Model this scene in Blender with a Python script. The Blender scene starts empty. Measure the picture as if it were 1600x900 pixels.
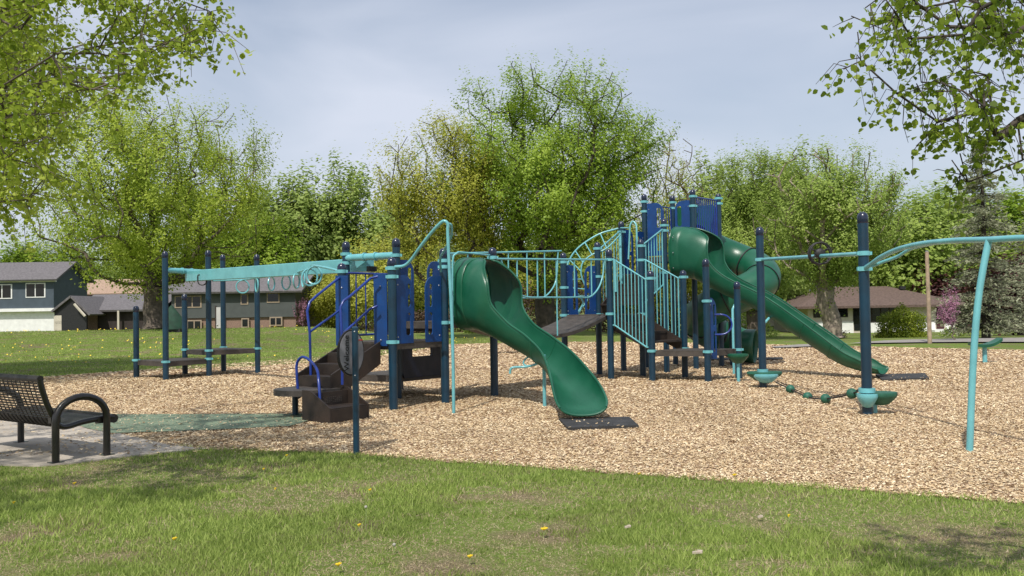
import bpy, bmesh, math, random
import numpy as np
from mathutils import Vector, Matrix
random.seed(7); RNG = np.random.default_rng(11)
sc = bpy.context.scene
COL = sc.collection
R_ = math.radians

# ------------------------------------------------------------ camera
EYE = 1.5; FPX = 1400.0
PITCH = math.atan(33/1400); ROLL = R_(-0.9)
cam = bpy.data.cameras.new('camera'); camo = bpy.data.objects.new('camera', cam); COL.objects.link(camo)
cam.sensor_width = 36; cam.lens = 36*FPX/1600; cam.clip_start = .05; cam.clip_end = 3000
CR = Matrix.Rotation(math.pi/2+PITCH, 3, 'X') @ Matrix.Rotation(ROLL, 3, 'Z')
camo.matrix_world = Matrix.Translation((0, 0, EYE)) @ CR.to_4x4()
sc.camera = camo

# ------------------------------------------------------------ light
SUN_EL = R_(54); SDIR = Vector((.32, .95, 0)).normalized()      # direction the light travels (horizontal)
L = Vector((SDIR.x*math.cos(SUN_EL), SDIR.y*math.cos(SUN_EL), -math.sin(SUN_EL)))
sun = bpy.data.lights.new('sun', 'SUN'); sun.energy = 4.3; sun.angle = R_(.55); sun.color = (1, .95, .87)
suno = bpy.data.objects.new('sun', sun); COL.objects.link(suno)
suno.rotation_euler = L.to_track_quat('-Z', 'Y').to_euler()
w = bpy.data.worlds.new('World'); sc.world = w; w.use_nodes = True
nt = w.node_tree; nt.nodes.clear()
N = nt.nodes.new; LK = nt.links.new
out = N('ShaderNodeOutputWorld'); bg = N('ShaderNodeBackground'); sky = N('ShaderNodeTexSky')
sky.sky_type = 'NISHITA'; sky.sun_disc = False; sky.sun_elevation = SUN_EL
sky.sun_rotation = math.atan2(-L.x, -L.y); sky.air_density = 1.1; sky.dust_density = 2.0; sky.ozone_density = 1.0
bg.inputs[1].default_value = .112
tc = N('ShaderNodeTexCoord'); mp = N('ShaderNodeMapping'); mp.inputs['Scale'].default_value = (1.0, 1.0, 3.2)
mp.inputs['Rotation'].default_value = (0, .25, .3)
nz = N('ShaderNodeTexNoise'); nz.inputs['Scale'].default_value = 1.8; nz.inputs['Detail'].default_value = 5; nz.inputs['Roughness'].default_value = .45; nz.inputs['Distortion'].default_value = .5
rm = N('ShaderNodeMapRange'); rm.inputs[1].default_value = .36; rm.inputs[2].default_value = .68; rm.inputs[3].default_value = .30; rm.inputs[4].default_value = .88
mx = N('ShaderNodeMix'); mx.data_type = 'RGBA'; mx.inputs['B'].default_value = (6.6, 7.05, 8.15, 1)
LK(tc.outputs['Generated'], mp.inputs[0]); LK(mp.outputs[0], nz.inputs['Vector']); LK(nz.outputs['Fac'], rm.inputs[0])
LK(rm.outputs[0], mx.inputs['Factor']); LK(sky.outputs[0], mx.inputs['A']); LK(mx.outputs['Result'], bg.inputs[0]); LK(bg.outputs[0], out.inputs[0])
sc.view_settings.view_transform = 'Standard'; sc.view_settings.look = 'None'; sc.view_settings.exposure = 0.0; sc.view_settings.gamma = 1
sc.view_settings.use_curve_mapping = False
sc.render.engine = 'CYCLES'
sc.cycles.max_bounces = 8; sc.cycles.diffuse_bounces = 4; sc.cycles.transmission_bounces = 3; sc.cycles.transparent_max_bounces = 4

# ------------------------------------------------------------ surveying: photo pixel -> point of the place
EYEV = Vector((0, 0, EYE))
def ray(px, py): return CR @ Vector(((px-800)/FPX, -(py-450)/FPX, -1))
def G(px, py, z=0):
    d = ray(px, py); t = (z-EYE)/d.z; return EYEV + d*t
def W(px, py, Y):
    d = ray(px, py); return EYEV + d*(Y/d.y)
def V(*a): return Vector(a)

# ------------------------------------------------------------ materials
def mat(name, col, rough=.5, var=.0, scale=8, bump=0, bscale=60, spec=.5, col2=None, lo=.35, hi=.65, detail=4, metallic=0, dirt=0, coat=0):
    m = bpy.data.materials.new(name); m.use_nodes = True; t = m.node_tree; b = t.nodes['Principled BSDF']
    b.inputs['Roughness'].default_value = rough; b.inputs['Specular IOR Level'].default_value = spec; b.inputs['Metallic'].default_value = metallic
    b.inputs['Coat Weight'].default_value = coat; b.inputs['Coat Roughness'].default_value = .15
    c = (*col, 1)
    co = t.nodes.new('ShaderNodeTexCoord')
    n = t.nodes.new('ShaderNodeTexNoise'); n.inputs['Scale'].default_value = scale; n.inputs['Detail'].default_value = detail
    t.links.new(co.outputs['Object'], n.inputs['Vector'])
    r = t.nodes.new('ShaderNodeMapRange'); r.inputs[1].default_value = lo; r.inputs[2].default_value = hi
    t.links.new(n.outputs['Fac'], r.inputs[0])
    x = t.nodes.new('ShaderNodeMix'); x.data_type = 'RGBA'
    if col2 is None: col2 = tuple(v*(1-var) for v in col); c = (*[min(1, v*(1+var*.6)) for v in col], 1)
    x.inputs['A'].default_value = c; x.inputs['B'].default_value = (*col2, 1)
    t.links.new(r.outputs[0], x.inputs['Factor']); t.links.new(x.outputs['Result'], b.inputs['Base Color'])
    if rough < .6:
        rr = t.nodes.new('ShaderNodeMapRange'); rr.inputs[3].default_value = rough*.75; rr.inputs[4].default_value = min(1, rough*1.5)
        t.links.new(n.outputs['Fac'], rr.inputs[0]); t.links.new(rr.outputs[0], b.inputs['Roughness'])
    if bump:
        n2 = t.nodes.new('ShaderNodeTexNoise'); n2.inputs['Scale'].default_value = bscale; n2.inputs['Detail'].default_value = 3
        t.links.new(co.outputs['Object'], n2.inputs['Vector'])
        bp = t.nodes.new('ShaderNodeBump'); bp.inputs['Strength'].default_value = bump; bp.inputs['Distance'].default_value = .02
        t.links.new(n2.outputs['Fac'], bp.inputs['Height']); t.links.new(bp.outputs['Normal'], b.inputs['Normal'])
    return m

def leafmat(name, cols, trans=.4, nscale=.5):
    """cols: dark, mid, light; varies leaf by leaf and clump by clump"""
    m = bpy.data.materials.new(name); m.use_nodes = True; t = m.node_tree; b = t.nodes['Principled BSDF']
    b.inputs['Roughness'].default_value = .5; b.inputs['Specular IOR Level'].default_value = .3
    g = t.nodes.new('ShaderNodeNewGeometry'); co = t.nodes.new('ShaderNodeTexCoord')
    n = t.nodes.new('ShaderNodeTexNoise'); n.inputs['Scale'].default_value = nscale; n.inputs['Detail'].default_value = 3
    t.links.new(co.outputs['Object'], n.inputs['Vector'])
    a = t.nodes.new('ShaderNodeMath'); a.operation = 'MULTIPLY_ADD'; a.inputs[1].default_value = .5
    s = t.nodes.new('ShaderNodeMath'); s.operation = 'MULTIPLY_ADD'; s.inputs[1].default_value = 1.3; s.inputs[2].default_value = -.4
    t.links.new(n.outputs['Fac'], s.inputs[0]); t.links.new(g.outputs['Random Per Island'], a.inputs[0]); t.links.new(s.outputs[0], a.inputs[2])
    r = t.nodes.new('ShaderNodeValToRGB'); e = r.color_ramp.elements
    e[0].position = .15; e[0].color = (*cols[0], 1); e[1].position = .95; e[1].color = (*cols[2], 1)
    k = e.new(.5); k.color = (*cols[1], 1)
    t.links.new(a.outputs[0], r.inputs[0]); t.links.new(r.outputs[0], b.inputs['Base Color'])
    tr = t.nodes.new('ShaderNodeBsdfTranslucent'); t.links.new(r.outputs[0], tr.inputs[0])
    ms = t.nodes.new('ShaderNodeMixShader'); ms.inputs[0].default_value = trans
    t.links.new(b.outputs[0], ms.inputs[1]); t.links.new(tr.outputs[0], ms.inputs[2])
    t.links.new(ms.outputs[0], t.nodes['Material Output'].inputs['Surface'])
    return m

M = {}
M['navy'] = mat('navy_powder_coat', (.004, .032, .062), .36, .22, 5, .12, 90, coat=.1)
M['navycap'] = mat('navy_cap', (.008, .016, .045), .22, .2, 6, coat=.4)
M['darknavy'] = mat('dark_navy_polyethylene', (.003, .006, .022), .4, .2, 6)
M['teal'] = mat('teal_powder_coat', (.14, .42, .46), .3, .12, 4, .08, 90, coat=.3)
M['blue'] = mat('blue_polyethylene', (.003, .044, .18), .38, .18, 5, .1, 70)
M['bluetube'] = mat('violet_blue_powder_coat', (.007, .032, .23), .3, .15, 5, .05, 90, coat=.3)
M['green'] = mat('green_rotomolded_plastic', (.005, .080, .041), .33, .3, 2.2, .12, 55, col2=(.016, .118, .066), detail=10, lo=.4, hi=.75)
M['greenball'] = mat('green_ball_rubber', (.015, .105, .065), .5, .25, 10, .2, 60)
M['deck'] = mat('brown_coated_deck', (.062, .052, .044), .6, .3, 6, .3, 160)
M['step'] = mat('dark_brown_coated_step', (.026, .017, .012), .5, .4, 5, .25, 120)
M['black'] = mat('black_rubber', (.014, .014, .015), .5, .3, 10, .2, 80)
M['matt'] = mat('worn_rubber_and_shadow', (.035, .035, .036), .8, .35, 5, .4, 90)  # real mats, and the sheet painted as the tube slide's shadow
M['bench'] = mat('black_coated_steel', (.012, .010, .009), .28, .3, 8, .15, 80, coat=.3)
M['benchtop'] = mat('dark_brown_strap_steel', (.022, .018, .015), .42, .3, 8, .2, 80)
M['white'] = mat('white_paint', (.78, .78, .76), .5, .08, 3)
M['signface'] = mat('grey_sign_face', (.20, .20, .22), .5, .25, 9)
M['red'] = mat('red_print', (.5, .04, .02), .5)
M['chain'] = mat('dark_rope', (.02, .02, .022), .7, .3, 30)
M['steel'] = mat('galvanised_bolt', (.6, .6, .62), .25, .1, metallic=.9)
M['bark'] = mat('grey_brown_bark', (.17, .135, .105), .9, .45, 5, .9, 16, col2=(.07, .055, .045))
M['palebark'] = mat('pale_grey_bark', (.34, .28, .22), .9, .4, 5, .9, 16, col2=(.15, .12, .10))
M['barkd'] = mat('dark_bark', (.075, .058, .045), .9, .4, 5, .8, 14, col2=(.035, .028, .022))
M['wood'] = mat('weathered_pole_wood', (.36, .27, .19), .85, .3, 4, .5, 30)
M['siding_blue'] = mat('blue_grey_siding', (.06, .082, .105), .7, .12, 2)
M['siding_grey'] = mat('grey_siding', (.07, .08, .078), .7, .12, 2)
M['garage'] = mat('pale_garage_paint', (.5, .49, .48), .6, .06, 2)
M['roofgrey'] = mat('grey_shingles', (.14, .13, .135), .9, .25, 7, .4, 40)
M['rooftan'] = mat('tan_shingles', (.36, .25, .18), .9, .2, 7, .4, 40)
M['roofbrown'] = mat('brown_shingles', (.125, .085, .07), .9, .3, 6, .4, 40)
M['darkgable'] = mat('dark_brown_boards', (.035, .025, .022), .8, .25, 5)
M['brick'] = mat('pale_brick', (.26, .17, .13), .85, .25, 14, .3, 40)
M['cream'] = mat('cream_siding', (.55, .50, .41), .75, .1, 2)
M['tanwall'] = mat('tan_wall', (.33, .26, .19), .8, .1, 2)
M['glass'] = mat('dark_window_glass', (.012, .014, .016), .08, .2, 2)
M['doord'] = mat('dark_red_door', (.05, .012, .014), .5, .2, 2)
M['yel'] = mat('dandelion_yellow', (.80, .58, .02), .6)
M['fluff'] = mat('seed_head_grey', (.34, .33, .28), .9)
M['stem'] = mat('pale_green_stem', (.25, .32, .12), .6)
M['litter'] = mat('pale_wood_scrap', (.5, .42, .34), .7, .2, 40)
M['greencloth'] = mat('dark_green_canvas', (.012, .05, .03), .8, .3, 4)
M['yard'] = mat('grey_garden_item', (.08, .085, .09), .5, .2)
L_fresh = leafmat('spring_green_leaves', [(.16, .26, .028), (.29, .42, .045), (.45, .57, .09)], .5, .45)
L_yellow = leafmat('yellow_green_leaves', [(.23, .32, .035), (.40, .50, .06), (.58, .65, .12)], .5, .45)
L_bronze = leafmat('bronze_green_buds', [(.33, .33, .05), (.46, .48, .075), (.58, .59, .12)], .5, .6)
L_mid = leafmat('mid_green_leaves', [(.21, .30, .06), (.34, .45, .095), (.48, .58, .15)], .5, .3)
L_far = leafmat('far_green_leaves', [(.23, .31, .075), (.33, .43, .11), (.45, .54, .16)], .5, .25)
L_hang = leafmat('linden_leaves', [(.10, .16, .018), (.22, .31, .03), (.36, .44, .06)], .5, 2)
L_needle = leafmat('spruce_needles', [(.18, .20, .12), (.30, .32, .20), (.44, .46, .30)], .35, 1.2)
L_red = leafmat('dark_red_leaves', [(.045, .018, .02), (.09, .032, .032), (.14, .06, .05)], .25, .6)
L_pink = leafmat('pink_blossom', [(.28, .12, .20), (.42, .20, .30), (.55, .32, .42)], .3, 2)
L_bush = leafmat('golden_green_leaves', [(.10, .15, .015), (.21, .27, .025), (.36, .40, .05)], .35, 1.5)
L_flower = leafmat('yellow_flower_bed', [(.16, .17, .02), (.42, .33, .02), (.6, .45, .03)], .3, 2)
L_brown = leafmat('red_brown_undergrowth', [(.045, .028, .018), (.09, .055, .032), (.14, .10, .045)], .2, .5)

# ------------------------------------------------------------ mesh builder
class MB:
    def __init__(s): s.v = []; s.f = []
    def add(s, vs, fs):
        o = len(s.v); s.v += [tuple(p) for p in vs]; s.f += [tuple(i+o for i in f) for f in fs]; return s
    def box(s, c, d, ex=(1, 0, 0), ey=None, ez=(0, 0, 1), taper=1):
        c = Vector(c); ex = Vector(ex).normalized(); ez = Vector(ez).normalized()
        ey = ez.cross(ex) if ey is None else Vector(ey).normalized()
        P = []
        for k in (-1, 1):
            q = taper if k > 0 else 1
            for a, b in ((-1, -1), (1, -1), (1, 1), (-1, 1)):
                P.append(c + ex*(a*d[0]/2*q) + ey*(b*d[1]/2*q) + ez*(k*d[2]/2))
        return s.add(P, [(3, 2, 1, 0), (4, 5, 6, 7), (0, 1, 5, 4), (1, 2, 6, 5), (2, 3, 7, 6), (3, 0, 4, 7)])
    def tube(s, pts, r, n=10, closed=False, caps=True):
        pts = [Vector(p) for p in pts]; m = len(pts)
        rs = r if isinstance(r, (list, tuple)) else [r]*m
        up = None; rings = []
        for i in range(m):
            a = pts[(i-1) % m] if (closed or i > 0) else pts[i]
            b = pts[(i+1) % m] if (closed or i < m-1) else pts[i]
            t = (b-a)
            t = t.normalized() if t.length > 1e-9 else Vector((0, 0, 1))
            if up is None:
                h = Vector((0, 0, 1)) if abs(t.z) < .9 else Vector((1, 0, 0))
                up = (h - t*h.dot(t)).normalized()
            else:
                q = up - t*up.dot(t); up = q.normalized() if q.length > 1e-6 else up
            sd = t.cross(up)
            rings.append([pts[i] + (up*math.cos(2*math.pi*k/n) + sd*math.sin(2*math.pi*k/n))*rs[i] for k in range(n)])
        vs = [p for rg in rings for p in rg]; fs = []
        for i in range(m if closed else m-1):
            j = (i+1) % m
            for k in range(n):
                k2 = (k+1) % n; fs.append((i*n+k, j*n+k, j*n+k2, i*n+k2))
        if caps and not closed:
            fs.append(tuple(range(n))); fs.append(tuple((m-1)*n+k for k in reversed(range(n))))
        return s.add(vs, fs)
    def lathe(s, c, prof, n=18, axis=(0, 0, 1)):
        c = Vector(c); q = Vector((0, 0, 1)).rotation_difference(Vector(axis).normalized()).to_matrix()
        vs = []; fs = []
        for (r, z) in prof:
            for k in range(n):
                a = 2*math.pi*k/n; vs.append(c + q@Vector((r*math.cos(a), r*math.sin(a), z)))
        for i in range(len(prof)-1):
            for k in range(n):
                k2 = (k+1) % n; fs.append((i*n+k, i*n+k2, (i+1)*n+k2, (i+1)*n+k))
        fs.append(tuple(reversed(range(n)))); fs.append(tuple((len(prof)-1)*n+k for k in range(n)))
        return s.add(vs, fs)
    def ball(s, c, r, n=14, sz=1):
        pr = [(max(1e-4, r*math.sin(math.pi*i/8)), -r*sz*math.cos(math.pi*i/8)) for i in range(9)]
        return s.lathe(c, pr, n)
    def prism(s, poly, z0, z1):
        n = len(poly)
        if sum(poly[i][0]*poly[(i+1) % n][1]-poly[(i+1) % n][0]*poly[i][1] for i in range(n)) < 0: poly = poly[::-1]
        z0s = z0 if isinstance(z0, (list, tuple)) else [z0]*n; z1s = z1 if isinstance(z1, (list, tuple)) else [z1]*n
        vs = [(p[0], p[1], z0s[i]) for i, p in enumerate(poly)] + [(p[0], p[1], z1s[i]) for i, p in enumerate(poly)]
        return s.add(vs, [tuple(reversed(range(n))), tuple(range(n, 2*n))] + [(i, (i+1) % n, n+(i+1) % n, n+i) for i in range(n)])
    def extr(s, pts, nrm, th):
        """flat polygon in 3D (list of points) extruded +-th/2 along nrm"""
        nrm = Vector(nrm).normalized(); n = len(pts); a = [Vector(p)-nrm*th/2 for p in pts]; b = [Vector(p)+nrm*th/2 for p in pts]
        return s.add(a+b, [tuple(reversed(range(n))), tuple(range(n, 2*n))] + [(i, (i+1) % n, n+(i+1) % n, n+i) for i in range(n)])
    def plate(s, outer, holes, th, O, e, nrm=None, upv=(0, 0, 1)):
        """2D outline with holes -> plate with thickness in the plane (e, up) at O"""
        cu = bpy.data.curves.new('outline', 'CURVE'); cu.dimensions = '2D'; cu.fill_mode = 'BOTH'; cu.extrude = th/2
        for lp in [outer]+holes:
            sp = cu.splines.new('POLY'); sp.points.add(len(lp)-1); sp.use_cyclic_u = True
            for i, p in enumerate(lp): sp.points[i].co = (p[0], p[1], 0, 1)
        ob = bpy.data.objects.new('outline', cu); me = bpy.data.meshes.new_from_object(ob)
        e = Vector(e).normalized(); up = Vector(upv).normalized(); nn = e.cross(up); O = Vector(O)
        s.add([O + e*v.co.x + up*v.co.y + nn*v.co.z for v in me.vertices], [tuple(p.vertices) for p in me.polygons])
        bpy.data.meshes.remove(me); bpy.data.objects.remove(ob); bpy.data.curves.remove(cu)
        return s
    def build(s, name, material, parent=None, smooth=True, off=None, ang=40):
        o = off if off is not None else root_of(parent)
        me = bpy.data.meshes.new(name)
        vs = np.array(s.v, dtype=np.float64).reshape(-1, 3) - np.array(o)
        me.from_pydata(vs.tolist(), [], s.f)
        bm = bmesh.new(); bm.from_mesh(me)
        bmesh.ops.remove_doubles(bm, verts=bm.verts, dist=1e-5)
        bmesh.ops.recalc_face_normals(bm, faces=bm.faces)
        if smooth:
            for f in bm.faces: f.smooth = True
            for ed in bm.edges:
                if len(ed.link_faces) == 2 and ed.calc_face_angle(0) > R_(ang): ed.smooth = False
        bm.to_mesh(me); bm.free()
        me.materials.append(material)
        ob = bpy.data.objects.new(name, me); COL.objects.link(ob)
        if parent is not None: ob.parent = parent
        return ob
def root_of(p):
    if p is None: return (0, 0, 0)
    while p.parent is not None: p = p.parent
    return tuple(p.location)
def tag(o, label=None, cat=None, group=None, kind=None):
    if label: o['label'] = label
    if cat: o['category'] = cat
    if group: o['group'] = group
    if kind: o['kind'] = kind
    return o
def thing(name, loc, label, cat, group=None):
    o = bpy.data.objects.new(name, None); COL.objects.link(o); o.location = loc; o.empty_display_size = .2
    return tag(o, label, cat, group)
def copy_tree(o, parent=None):
    c = o.copy(); COL.objects.link(c); c.parent = parent
    for ch in [x for x in KIDS.get(o.name, [])]: copy_tree(ch, c)
    return c
KIDS = {}
def smooth_path(P, n=8, closed=False):
    """Catmull-Rom through points"""
    P = [Vector(p) for p in P]; out = []
    m = len(P)
    for i in range(m if closed else m-1):
        p1, p2 = P[i], P[(i+1) % m]
        p0 = P[(i-1) % m] if (closed or i > 0) else p1*2-p2
        p3 = P[(i+2) % m] if (closed or i < m-2) else p2*2-p1
        for k in range(n):
            t = k/n
            out.append(.5*((2*p1) + (p2-p0)*t + (2*p0-5*p1+4*p2-p3)*t*t + (3*p1-p0-3*p2+p3)*t**3))
    if not closed: out.append(P[-1])
    return out
def sstep(a, b, x):
    t = min(1, max(0, (x-a)/(b-a))); return t*t*(3-2*t)

# ------------------------------------------------------------ ground
def tz(x, y):
    m = .75*math.exp(-((y-45)/9.5)**2)*(1-sstep(-11, -3, x)) if y < 80 else 0
    m += -.3*sstep(55, 75, y)*(1-sstep(-11, -3, x))
    r = -1.0*sstep(31, 72, y)*sstep(3, 14, x)
    return m + r
xs = sorted(set([round(v, 3) for v in np.concatenate([np.linspace(-60, 60, 81), [-1500, -700, -300, -150, -90, 90, 150, 300, 700, 1500]])]))
ys = sorted(set([round(v, 3) for v in np.concatenate([np.linspace(-12, 110, 82), [-300, -100, -40, 130, 160, 220, 400, 800, 1500]])]))
g = MB(); nx = len(xs)
g.add([(x, y, tz(x, y)) for y in ys for x in xs], [(j*nx+i, j*nx+i+1, (j+1)*nx+i+1, (j+1)*nx+i) for j in range(len(ys)-1) for i in range(nx-1)])
def groundmat():
    m = bpy.data.materials.new('lawn_ground'); m.use_nodes = True; t = m.node_tree; b = t.nodes['Principled BSDF']; b.inputs['Roughness'].default_value = .95; b.inputs['Specular IOR Level'].default_value = .1
    co = t.nodes.new('ShaderNodeTexCoord')
    def nz(s, d=4, map=None):
        n = t.nodes.new('ShaderNodeTexNoise'); n.inputs['Scale'].default_value = s; n.inputs['Detail'].default_value = d; t.links.new(co.outputs['Object'], n.inputs['Vector']); return n
    def ramp(src, p0, c0, p1, c1):
        r = t.nodes.new('ShaderNodeValToRGB'); e = r.color_ramp.elements; e[0].position = p0; e[0].color = (*c0, 1); e[1].position = p1; e[1].color = (*c1, 1); t.links.new(src, r.inputs[0]); return r
    a = ramp(nz(14, 6).outputs['Fac'], .3, (.12, .175, .034), .7, (.20, .27, .062))
    s = ramp(nz(60, 4).outputs['Fac'], .3, (.13, .11, .06), .7, (.30, .24, .15))
    k = ramp(nz(1.3, 6).outputs['Fac'], .50, (0, 0, 0), .64, (1, 1, 1))
    big = ramp(nz(.12, 3).outputs['Fac'], .35, (.75, .75, .75), .65, (1.1, 1.1, 1.1))
    x = t.nodes.new('ShaderNodeMix'); x.data_type = 'RGBA'; t.links.new(k.outputs[0], x.inputs['Factor']); t.links.new(a.outputs[0], x.inputs['A']); t.links.new(s.outputs[0], x.inputs['B'])
    y = t.nodes.new('ShaderNodeMix'); y.data_type = 'RGBA'; y.blend_type = 'MULTIPLY'; y.inputs['Factor'].default_value = 1
    t.links.new(x.outputs['Result'], y.inputs['A']); t.links.new(big.outputs[0], y.inputs['B']); t.links.new(y.outputs['Result'], b.inputs['Base Color'])
    n2 = nz(55, 4); bp = t.nodes.new('ShaderNodeBump'); bp.inputs['Strength'].default_value = .8; bp.inputs['Distance'].default_value = .04; t.links.new(n2.outputs['Fac'], bp.inputs['Height']); t.links.new(bp.outputs[0], b.inputs['Normal'])
    return m
tag(g.build('ground', groundmat()), kind='structure')

MULCH = [(-1.6, 9.42), (-.8, 8.95), (0, 8.55), (1.1, 8.02), (2.15, 7.5), (3.8, 6.62), (6, 5.5), (9, 5.0), (15, 9), (21, 17), (20, 24), (15.8, 27.2), (12.3, 31), (8.8, 35.5), (5.6, 38.5), (1, 40.5), (-3, 39), (-5.5, 33), (-7.2, 29),
         (-9.4, 25.5), (-11.3, 22.8), (-12.3, 21), (-10.5, 17), (-7.4, 13.4), (-5.5, 11.8), (-4.6, 10.9), (-3.9, 10.2), (-3.45, 9.95), (-2.6, 9.75)]
def inpoly(x, y, P):
    x = np.asarray(x); y = np.asarray(y); c = np.zeros(x.shape, bool); n = len(P)
    for i in range(n):
        x0, y0 = P[i]; x1, y1 = P[(i+1) % n]
        if y0 == y1: continue
        k = ((y0 > y) != (y1 > y)) & (x < (x1-x0)*(y-y0)/(y1-y0)+x0); c ^= k
    return c
def roughen(P, amp, step):
    out = []
    for i in range(len(P)):
        a = Vector(P[i]); b = Vector(P[(i+1) % len(P)]); n = max(1, int((b-a).length/step))
        for k in range(n):
            p = a.lerp(b, k/n); out.append((p.x+random.uniform(-amp, amp), p.y+random.uniform(-amp, amp)))
    return out
MPOLY = roughen(MULCH, .035, .22)
def sheet(name, P, z, m, zfun=False):
    b = MB(); b.add([(p[0], p[1], z) for p in P], [tuple(range(len(P)))]) ; return tag(b.build(name, m, smooth=False), kind='structure')
def mulchmat():
    m = bpy.data.materials.new('wood_chip_mulch'); m.use_nodes = True; t = m.node_tree; b = t.nodes['Principled BSDF']; b.inputs['Roughness'].default_value = .95; b.inputs['Specular IOR Level'].default_value = .1
    co = t.nodes.new('ShaderNodeTexCoord'); mp = t.nodes.new('ShaderNodeMapping'); mp.inputs['Scale'].default_value = (1, 1.0, 1); t.links.new(co.outputs['Object'], mp.inputs[0])
    nd = t.nodes.new('ShaderNodeTexNoise'); nd.inputs['Scale'].default_value = 9; t.links.new(mp.outputs[0], nd.inputs['Vector'])
    ad = t.nodes.new('ShaderNodeVectorMath'); ad.operation = 'MULTIPLY_ADD'; ad.inputs[1].default_value = (.12, .12, .12); t.links.new(nd.outputs['Color'], ad.inputs[0]); t.links.new(mp.outputs[0], ad.inputs[2])
    v = t.nodes.new('ShaderNodeTexVoronoi'); v.inputs['Scale'].default_value = 24; t.links.new(ad.outputs[0], v.inputs['Vector'])
    se = t.nodes.new('ShaderNodeSeparateColor'); t.links.new(v.outputs['Color'], se.inputs[0])
    r = t.nodes.new('ShaderNodeValToRGB'); e = r.color_ramp.elements; e[0].position = 0; e[0].color = (.15, .085, .05, 1); e[1].position = 1; e[1].color = (.66, .49, .35, 1)
    for p, c in ((.2, (.32, .21, .13)), (.6, (.50, .35, .235))): q = e.new(p); q.color = (*c, 1)
    t.links.new(se.outputs[0], r.inputs[0])
    nb = t.nodes.new('ShaderNodeTexNoise'); nb.inputs['Scale'].default_value = .5; nb.inputs['Detail'].default_value = 6; t.links.new(co.outputs['Object'], nb.inputs['Vector'])
    r2 = t.nodes.new('ShaderNodeValToRGB'); e = r2.color_ramp.elements; e[0].position = .3; e[0].color = (.78, .78, .78, 1); e[1].position = .7; e[1].color = (1.08, 1.06, 1.04, 1); t.links.new(nb.outputs[0], r2.inputs[0])
    y = t.nodes.new('ShaderNodeMix'); y.data_type = 'RGBA'; y.blend_type = 'MULTIPLY'; y.inputs['Factor'].default_value = 1
    t.links.new(r.outputs[0], y.inputs['A']); t.links.new(r2.outputs[0], y.inputs['B']); t.links.new(y.outputs['Result'], b.inputs['Base Color'])
    bp = t.nodes.new('ShaderNodeBump'); bp.inputs['Strength'].default_value = 1; bp.inputs['Distance'].default_value = .03; t.links.new(v.outputs['Distance'], bp.inputs['Height']); bp.invert = True; t.links.new(bp.outputs[0], b.inputs['Normal'])
    return m
sheet('mulch_surface', MPOLY, .006, mulchmat())
CONC = [(-3.42, 9.95), (-3.75, 9.72), (-4.1, 9.5), (-4.5, 9.12), (-4.75, 8.98), (-5.3, 9.1), (-6, 8.9), (-8, 8.0), (-13, 6.2), (-16, 12.6), (-7.3, 13.25), (-6.3, 12.75), (-5.4, 11.75), (-4.6, 10.95), (-3.9, 10.25)]
cm = mat('tan_concrete', (.43, .38, .32), .85, .15, 1.2, .25, 120, detail=8)  # one tan base colour with random mottling
b = MB(); b.prism(CONC, -.08, .016); tag(b.build('concrete_path', cm, smooth=False), kind='structure')
GS = [(-7.9, 13.5), (-6.5, 13.5), (-4.7, 13.3), (-3.05, 13.15), (-2.75, 12.7), (-2.95, 11.75), (-3.9, 11.5), (-5.0, 11.3), (-5.6, 11.8), (-6.35, 12.75), (-7.3, 13.25)]
sheet('green_rubber_path', roughen(GS, .03, .25), .022, mat('green_rubber_granules', (.14, .20, .13), .9, .35, 30, .5, 140, col2=(.20, .25, .17)))
# road by the right-hand house
b = MB(); rx = [9+1.5*i for i in range(50)]; rows = 6
def rlo(x): return 29.5+1.8*sstep(9, 11, x)+.25*max(0, x-22) - (1.6*sstep(15, 20, x))
def rhi(x): return 30.6+6.6*sstep(9, 17, x)+.22*max(0, x-20)
b.add([(x, rlo(x)+1.9+(rhi(x)-rlo(x)-1.9)*j/rows, tz(x, rlo(x)+1.9+(rhi(x)-rlo(x)-1.9)*j/rows)+.05) for x in rx for j in range(rows+1)], [(i*(rows+1)+j, i*(rows+1)+j+1, (i+1)*(rows+1)+j+1, (i+1)*(rows+1)+j) for i in range(len(rx)-1) for j in range(rows)])
tag(b.build('road', mat('grey_asphalt', (.27, .25, .23), .9, .15, 3, .3, 60), smooth=False), kind='structure')

# loose chips
def frustum(x, y, m=.6): return np.abs(x) < y*.585+m
def quads_object(name, C, U, Vv, material, extra=None, colors=None, off=(0, 0, 0)):
    """C centres, U/Vv half axes: rhombus/rect quads; one mesh, fast"""
    n = len(C); v = np.empty((n, 4, 3)); v[:, 0] = C-U-Vv; v[:, 1] = C+U-Vv; v[:, 2] = C+U+Vv; v[:, 3] = C-U+Vv
    return fast(name, (v-np.array(off)).reshape(-1, 3), 4, n, material, colors)
def fast(name, v, k, n, material, colors=None):
    me = bpy.data.meshes.new(name); me.vertices.add(n*k); me.vertices.foreach_set('co', v.astype(np.float32).ravel())
    me.loops.add(n*k); me.loops.foreach_set('vertex_index', np.arange(n*k, dtype=np.int32))
    me.polygons.add(n); me.polygons.foreach_set('loop_start', np.arange(0, n*k, k, dtype=np.int32))
    me.update(calc_edges=True)
    if colors is not None:
        at = me.color_attributes.new('tint', 'FLOAT_COLOR', 'POINT'); at.data.foreach_set('color', np.repeat(colors, k, 0).astype(np.float32).ravel())
    me.materials.append(material); o = bpy.data.objects.new(name, me); COL.objects.link(o); return o
def unit(n):
    a = RNG.normal(size=(n, 3)); return a/np.linalg.norm(a, axis=1)[:, None]
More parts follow.
